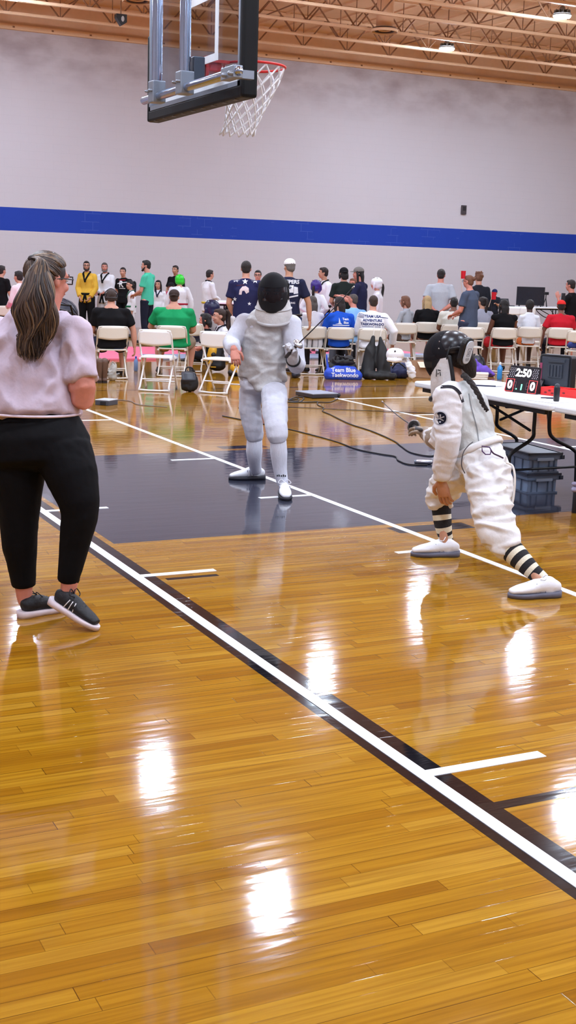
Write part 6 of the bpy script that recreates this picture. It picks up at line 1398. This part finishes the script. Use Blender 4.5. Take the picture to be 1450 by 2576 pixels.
# dark blue bag on a chair seat, clothes on another, striped clothes hanging on a third
cp, th = CH['c5']; t = thing('duffel_bag', 'dark blue bag lying on the seat of the cream chair behind', 'bag', cp+V((0, 0, .45)), th); lump('bag_body', [([(-.12, 0, .09), (.12, 0, .09)], [(.09, .12), (.09, .12)], Z_)], mat('bag_dark_blue', (26, 30, 66), .4, bump=.3, bscale=10), t, .012, 4, fb); bm = bmesh.new(); tube(bm, smooth_path([(-.08, -.1, .12), (0, -.13, .06), (.08, -.1, .13)], 4), .012, seg=6); obj('bag_strap', bm, BLUB, t)
cp, th = CH['c16']; t = thing('folded_clothes', 'blue and white clothes piled on the chair seat at the right edge', 'clothing', cp+V((0, 0, .45)), th); lump('blue_cloth', [([(-.14, 0, .05), (.12, 0, .05)], [(.05, .16), (.05, .16)], Z_)], cloth((52, 66, 132)), t, .012, 3, fb); lump('white_cloth', [([(-.1, -.05, .12), (.08, -.05, .11)], [(.035, .1), (.03, .1)], Z_)], cloth((226, 230, 240)), t, .012, 3, fb)
cp, th = CH['c7']; t = thing('striped_jacket', 'white jacket with black stripes bundled in the chair behind the jeans', 'clothing', cp+V((0, -.02, .47)).xyz+V((0, .0, 0)), th)
o = lump('cloth_body', [([(-.12, -.09, .03), (.12, -.09, .03)], [(.1, .07), (.1, .07)], Z_)], cloth((222, 222, 228)), t, .012, 3, folds(.015, 7))
bm = bmesh.new()
for x in (-.1, -.085, -.02, -.005, .08): poly(bm, face_mtx((0, -.5, .03), X_, Z_), [(x, -.09), (x+.008, -.09), (x+.008, .09), (x, .09)])
s_ = obj('stripe', bm, cloth((40, 40, 50)), o); DECALS.append((s_, o, V((0, 1, 0)), .004))
# stroller
p, th = ground(196, 955, -12); t = thing('stroller', 'black folding stroller behind the long-haired woman\'s shoulder', 'stroller', p+V((.1, 1.3, 0)), th); SB = mat('stroller_fabric', (12, 12, 18), .45, bump=.1, bscale=20)
sc_ = 1.0
bm = bmesh.new(); ell(bm, (0, .05, .82), (.27, .34, .27), u=24, v=14); bmesh.ops.bisect_plane(bm, geom=bm.verts[:]+bm.edges[:]+bm.faces[:], plane_co=(0, 0, .8), plane_no=(0, -.25, -1), clear_outer=True); obj('canopy', bm, mat('stroller_canopy', (18, 20, 40), .45), t)
bm = bmesh.new()
for a in (.45, .95, 1.45, 1.95): tube(bm, [(.275*math.cos(u), .05-.345*math.cos(a)*math.sin(u), .82+.275*math.sin(a)*math.sin(u)) for u in [k*math.pi/10 for k in range(11)]], .008, seg=5)
obj('canopy_rib', bm, plastic((90, 84, 92)), t)
lump('seat_shell', [([(0, -.02, .45), (0, -.02, .6), (0, -.06, .8)], [(.22, .16), (.24, .14), (.22, .08)], X_)], SB, t, .016, 3)
bm = bmesh.new(); tube(bm, smooth_path([(-.25, .35, .1), (-.25, .05, .55), (-.25, -.3, .95), (-.2, -.36, 1.0), (.2, -.36, 1.0), (.25, -.3, .95), (.25, .05, .55), (.25, .35, .1)], 4), .014, seg=8); tube(bm, [(-.25, -.3, .1), (-.25, .1, .5)], .013, seg=8); tube(bm, [(.25, -.3, .1), (.25, .1, .5)], .013, seg=8); obj('push_frame', bm, BLM, t)
for x in (-.26, .26):
    for y in (-.3, .35):
        bm = bmesh.new(); tube(bm, [(x, y+.075*math.cos(a), .09+.075*math.sin(a)) for a in [k*math.pi/9 for k in range(18)]], .018, seg=6, closed=True); tube(bm, [(x-.02, y, .09), (x+.02, y, .09)], .03, seg=8); obj('wheel', bm, BC, t)
bm = bmesh.new(); tube(bm, smooth_path([(-.22, -.36, .9), (-.1, -.42, .84), (.1, -.42, .84), (.22, -.36, .9)], 4), .03, seg=8); obj('carry_bag', bm, SB, t)
# martial arts mats
y0 = on(300, 906).y; y1 = on(300, 880).y
PK = mat('mat_pink', (236, 110, 140), .6, bump=.1, bscale=60); BG = mat('mat_blue_grey', (136, 146, 170), .6, bump=.1, bscale=60)
n = 0
for i in range(10):
    for j in range(3):
        x = 3.5+i*1.0; pk = (j > 0) or x < 7.4
        bm = bmesh.new(); box(bm, (x, y0+j*1.0, .0), (x+.996, y0+j*1.0+.996, .03), bev=.004); o = obj('foam_mat', bm, PK if pk else BG); tag(o, ('pink foam mat tile of the martial arts area' if pk else 'blue-grey foam mat tile along the edge of the martial arts area'), 'mat', 'pink mat tiles' if pk else 'blue-grey edge mat tiles')
# far table things
zt_ = FAR_TABLE_Z; p = on(1334, 770, zt_+.0); p = aty(1334, 769, fp.y); t = thing('television', 'black flat screen standing on the far white table', 'screen', V((p.x, fp.y, zt_)), view_th(p, 0)); 
sw = (aty(1362, 740, fp.y)-aty(1305, 740, fp.y)).length; shh = sw*.66
bm = bmesh.new(); box(bm, (-sw/2, -.02, .03), (sw/2, .02, .03+shh), bev=.006); obj('bezel', bm, plastic((16, 16, 20), .3), t); bm = bmesh.new(); box(bm, (-sw/2+.015, -.024, .05), (sw/2-.015, -.02, .02+shh)); obj('screen_panel', bm, plastic((28, 28, 36), .2), t)
for s in (-.32, .32): bm = bmesh.new(); box(bm, (s*sw*1.2-.02, -.1, 0), (s*sw*1.2+.02, .1, .03)); obj('stand_foot', bm, BC, t)
def tripod(loc, h, label, head=True):
    t = thing('tripod', label, 'tripod', loc)
    for k in range(3): a = 2.1*k+.3; bm = bmesh.new(); tube(bm, [(h*.22*math.cos(a), h*.22*math.sin(a), .006), (0, 0, h*.75)], .012*h/.5+.004, seg=6); obj('leg', bm, BLM, t)
    bm = bmesh.new(); tube(bm, [(0, 0, h*.7), (0, 0, h)], .014, seg=6); obj('centre_column', bm, BLM, t); bm = bmesh.new(); box(bm, (-.06, -.05, h), (.06, .05, h+.08), bev=.01); obj('camera_head', bm, BC, t); return t
q = aty(1370, 770, fp.y); tripod(V((q.x, fp.y-.05, zt_)), .33, 'small black tripod on the far table right of the screen')
q = at(1334, 768, 30.5); tripod(V((q.x, q.y, 0)), q.z-.02, 'black camera tripod behind the child in the white shirt')
q = aty(1273, 757, fp.y); bm = bmesh.new(); box(bm, (-.18, -.12, 0), (.18, .12, .02)); prism(bm, [(-.18, .12, .02), (.18, .12, .02), (.18, .2, .2), (-.18, .2, .2)], (0, .01, 0)); o = obj('laptop', bm, plastic((30, 30, 36))); o.location = (q.x+.05, fp.y, zt_); tag(o, 'open dark laptop at the left end of the far table', 'laptop')
wire('screen_cable', [V((p.x+.3, fp.y+.05, zt_+.02)), V((p.x+.45, fp.y+.3, zt_-.1)), V((p.x+.8, fp.y+.36, zt_-.3)), V((p.x+1.2, fp.y+.36, zt_-.34))], .012, CB, 'black cable sagging behind the far table', 'cable')
# small judges' table
q = at(556, 757, 25.2); ftable((q.x, q.y, 0), view_th(q, 90)+R(90), 1.2, .6, 'small white table behind the girl with the braid, left of the star-patterned shirt', z=q.z)
# flags and phone
def flag(px, py, D, w_, h_, handpx, label):
    a = at(px, py, D); t = thing('red_flag', label, 'flag', a); hnd = at(*handpx)-a
    bm = bmesh.new(); N = 6
    rows = [[CAMR*(w_*(i/N))+Z_*(h_*(v-.5))+V((0, .02*math.sin(i*1.3+v), 0)) for i in range(N+1)] for v in (0, .5, 1)]
    for off in (0, .004):
        vs = [[bm.verts.new(p_+V((0, off, 0))) for p_ in r_] for r_ in rows]
        for j in range(2):
            for i in range(N): bm.faces.new((vs[j][i], vs[j][i+1], vs[j+1][i+1], vs[j+1][i]))
    obj('flag_cloth', bm, cloth((206, 36, 48)), t); bm = bmesh.new(); tube(bm, [Z_*(h_*.55)+V((0, .004, 0)), -Z_*(h_*.4), hnd], .006, seg=6); obj('flag_stick', bm, plastic((196, 170, 150)), t)
flag(1160, 691, 21, .09, .13, (1166, 760, 20.9), 'small red flag raised beside the woman with glasses and hair bun')
flag(1237, 744, 24, .10, .14, (1230, 772, 23.8), 'small red flag in front of the person in the dark blue cap')
pp_ = on(1447, 1290); t = thing('equipment_stand', 'short black stand with a pale knobbly top, cut off by the right edge', 'stand', pp_); bm = bmesh.new(); tube(bm, [(0, 0, 0), (0, 0, .15)], .022, seg=12); obj('post', bm, BC, t); bm = bmesh.new()
for x, z, r_ in ((-.01, .165, .03), (.02, .19, .026), (-.02, .205, .022), (.015, .225, .02)): ell(bm, (x, 0, z), (r_, r_, r_*.7), u=10, v=8)
obj('stand_top', bm, plastic((176, 172, 206)), t)
q = at(1418, 748, 22.5); t = thing('smartphone', 'black smartphone held up at the right edge of the photo', 'phone', q, view_th(q, 20)); bm = bmesh.new(); box(bm, (-.037, -.005, -.075), (.037, .005, .075), bev=.004); obj('phone_body', bm, BC, t); bm = bmesh.new(); box(bm, (-.03, -.0075, .03), (-.008, -.005, .065)); obj('camera_bump', bm, BC2, t)
# ------------------------------------------------------------------ bake, camera, world, render look
flush()
cam = bpy.data.cameras.new('camera'); co = bpy.data.objects.new('camera', cam); COL.objects.link(co)
rt = V((AX.x, AY.x, AZ.x)); dn = V((AX.y, AY.y, AZ.y)); fw = V((AX.z, AY.z, AZ.z))
m = Matrix((rt, -dn, -fw)).transposed().to_4x4(); m.translation = EYE; co.matrix_world = m
cam.sensor_fit = 'VERTICAL'; cam.sensor_height = 36; cam.lens = 36*FPX/2576; cam.clip_end = 200; cam.clip_start = .05
SC.camera = co
w = bpy.data.worlds.new('world'); SC.world = w; w.use_nodes = True
w.node_tree.nodes['Background'].inputs[0].default_value = (.8, .85, 1, 1); w.node_tree.nodes['Background'].inputs[1].default_value = .05
SC.view_settings.view_transform = 'Standard'; SC.view_settings.look = 'None'; SC.view_settings.gamma = 1; SC.view_settings.use_curve_mapping = False
SC.view_settings.exposure = EXPO if 'EXPO' in globals() else 0
c = SC.cycles
c.max_bounces = 8; c.diffuse_bounces = 4; c.glossy_bounces = 4; c.transmission_bounces = 6; c.transparent_max_bounces = 12
c.caustics_reflective = False; c.caustics_refractive = False; c.sample_clamp_indirect = 6; c.blur_glossy = .3
c.use_denoising = True; c.denoiser = 'OPENIMAGEDENOISE'
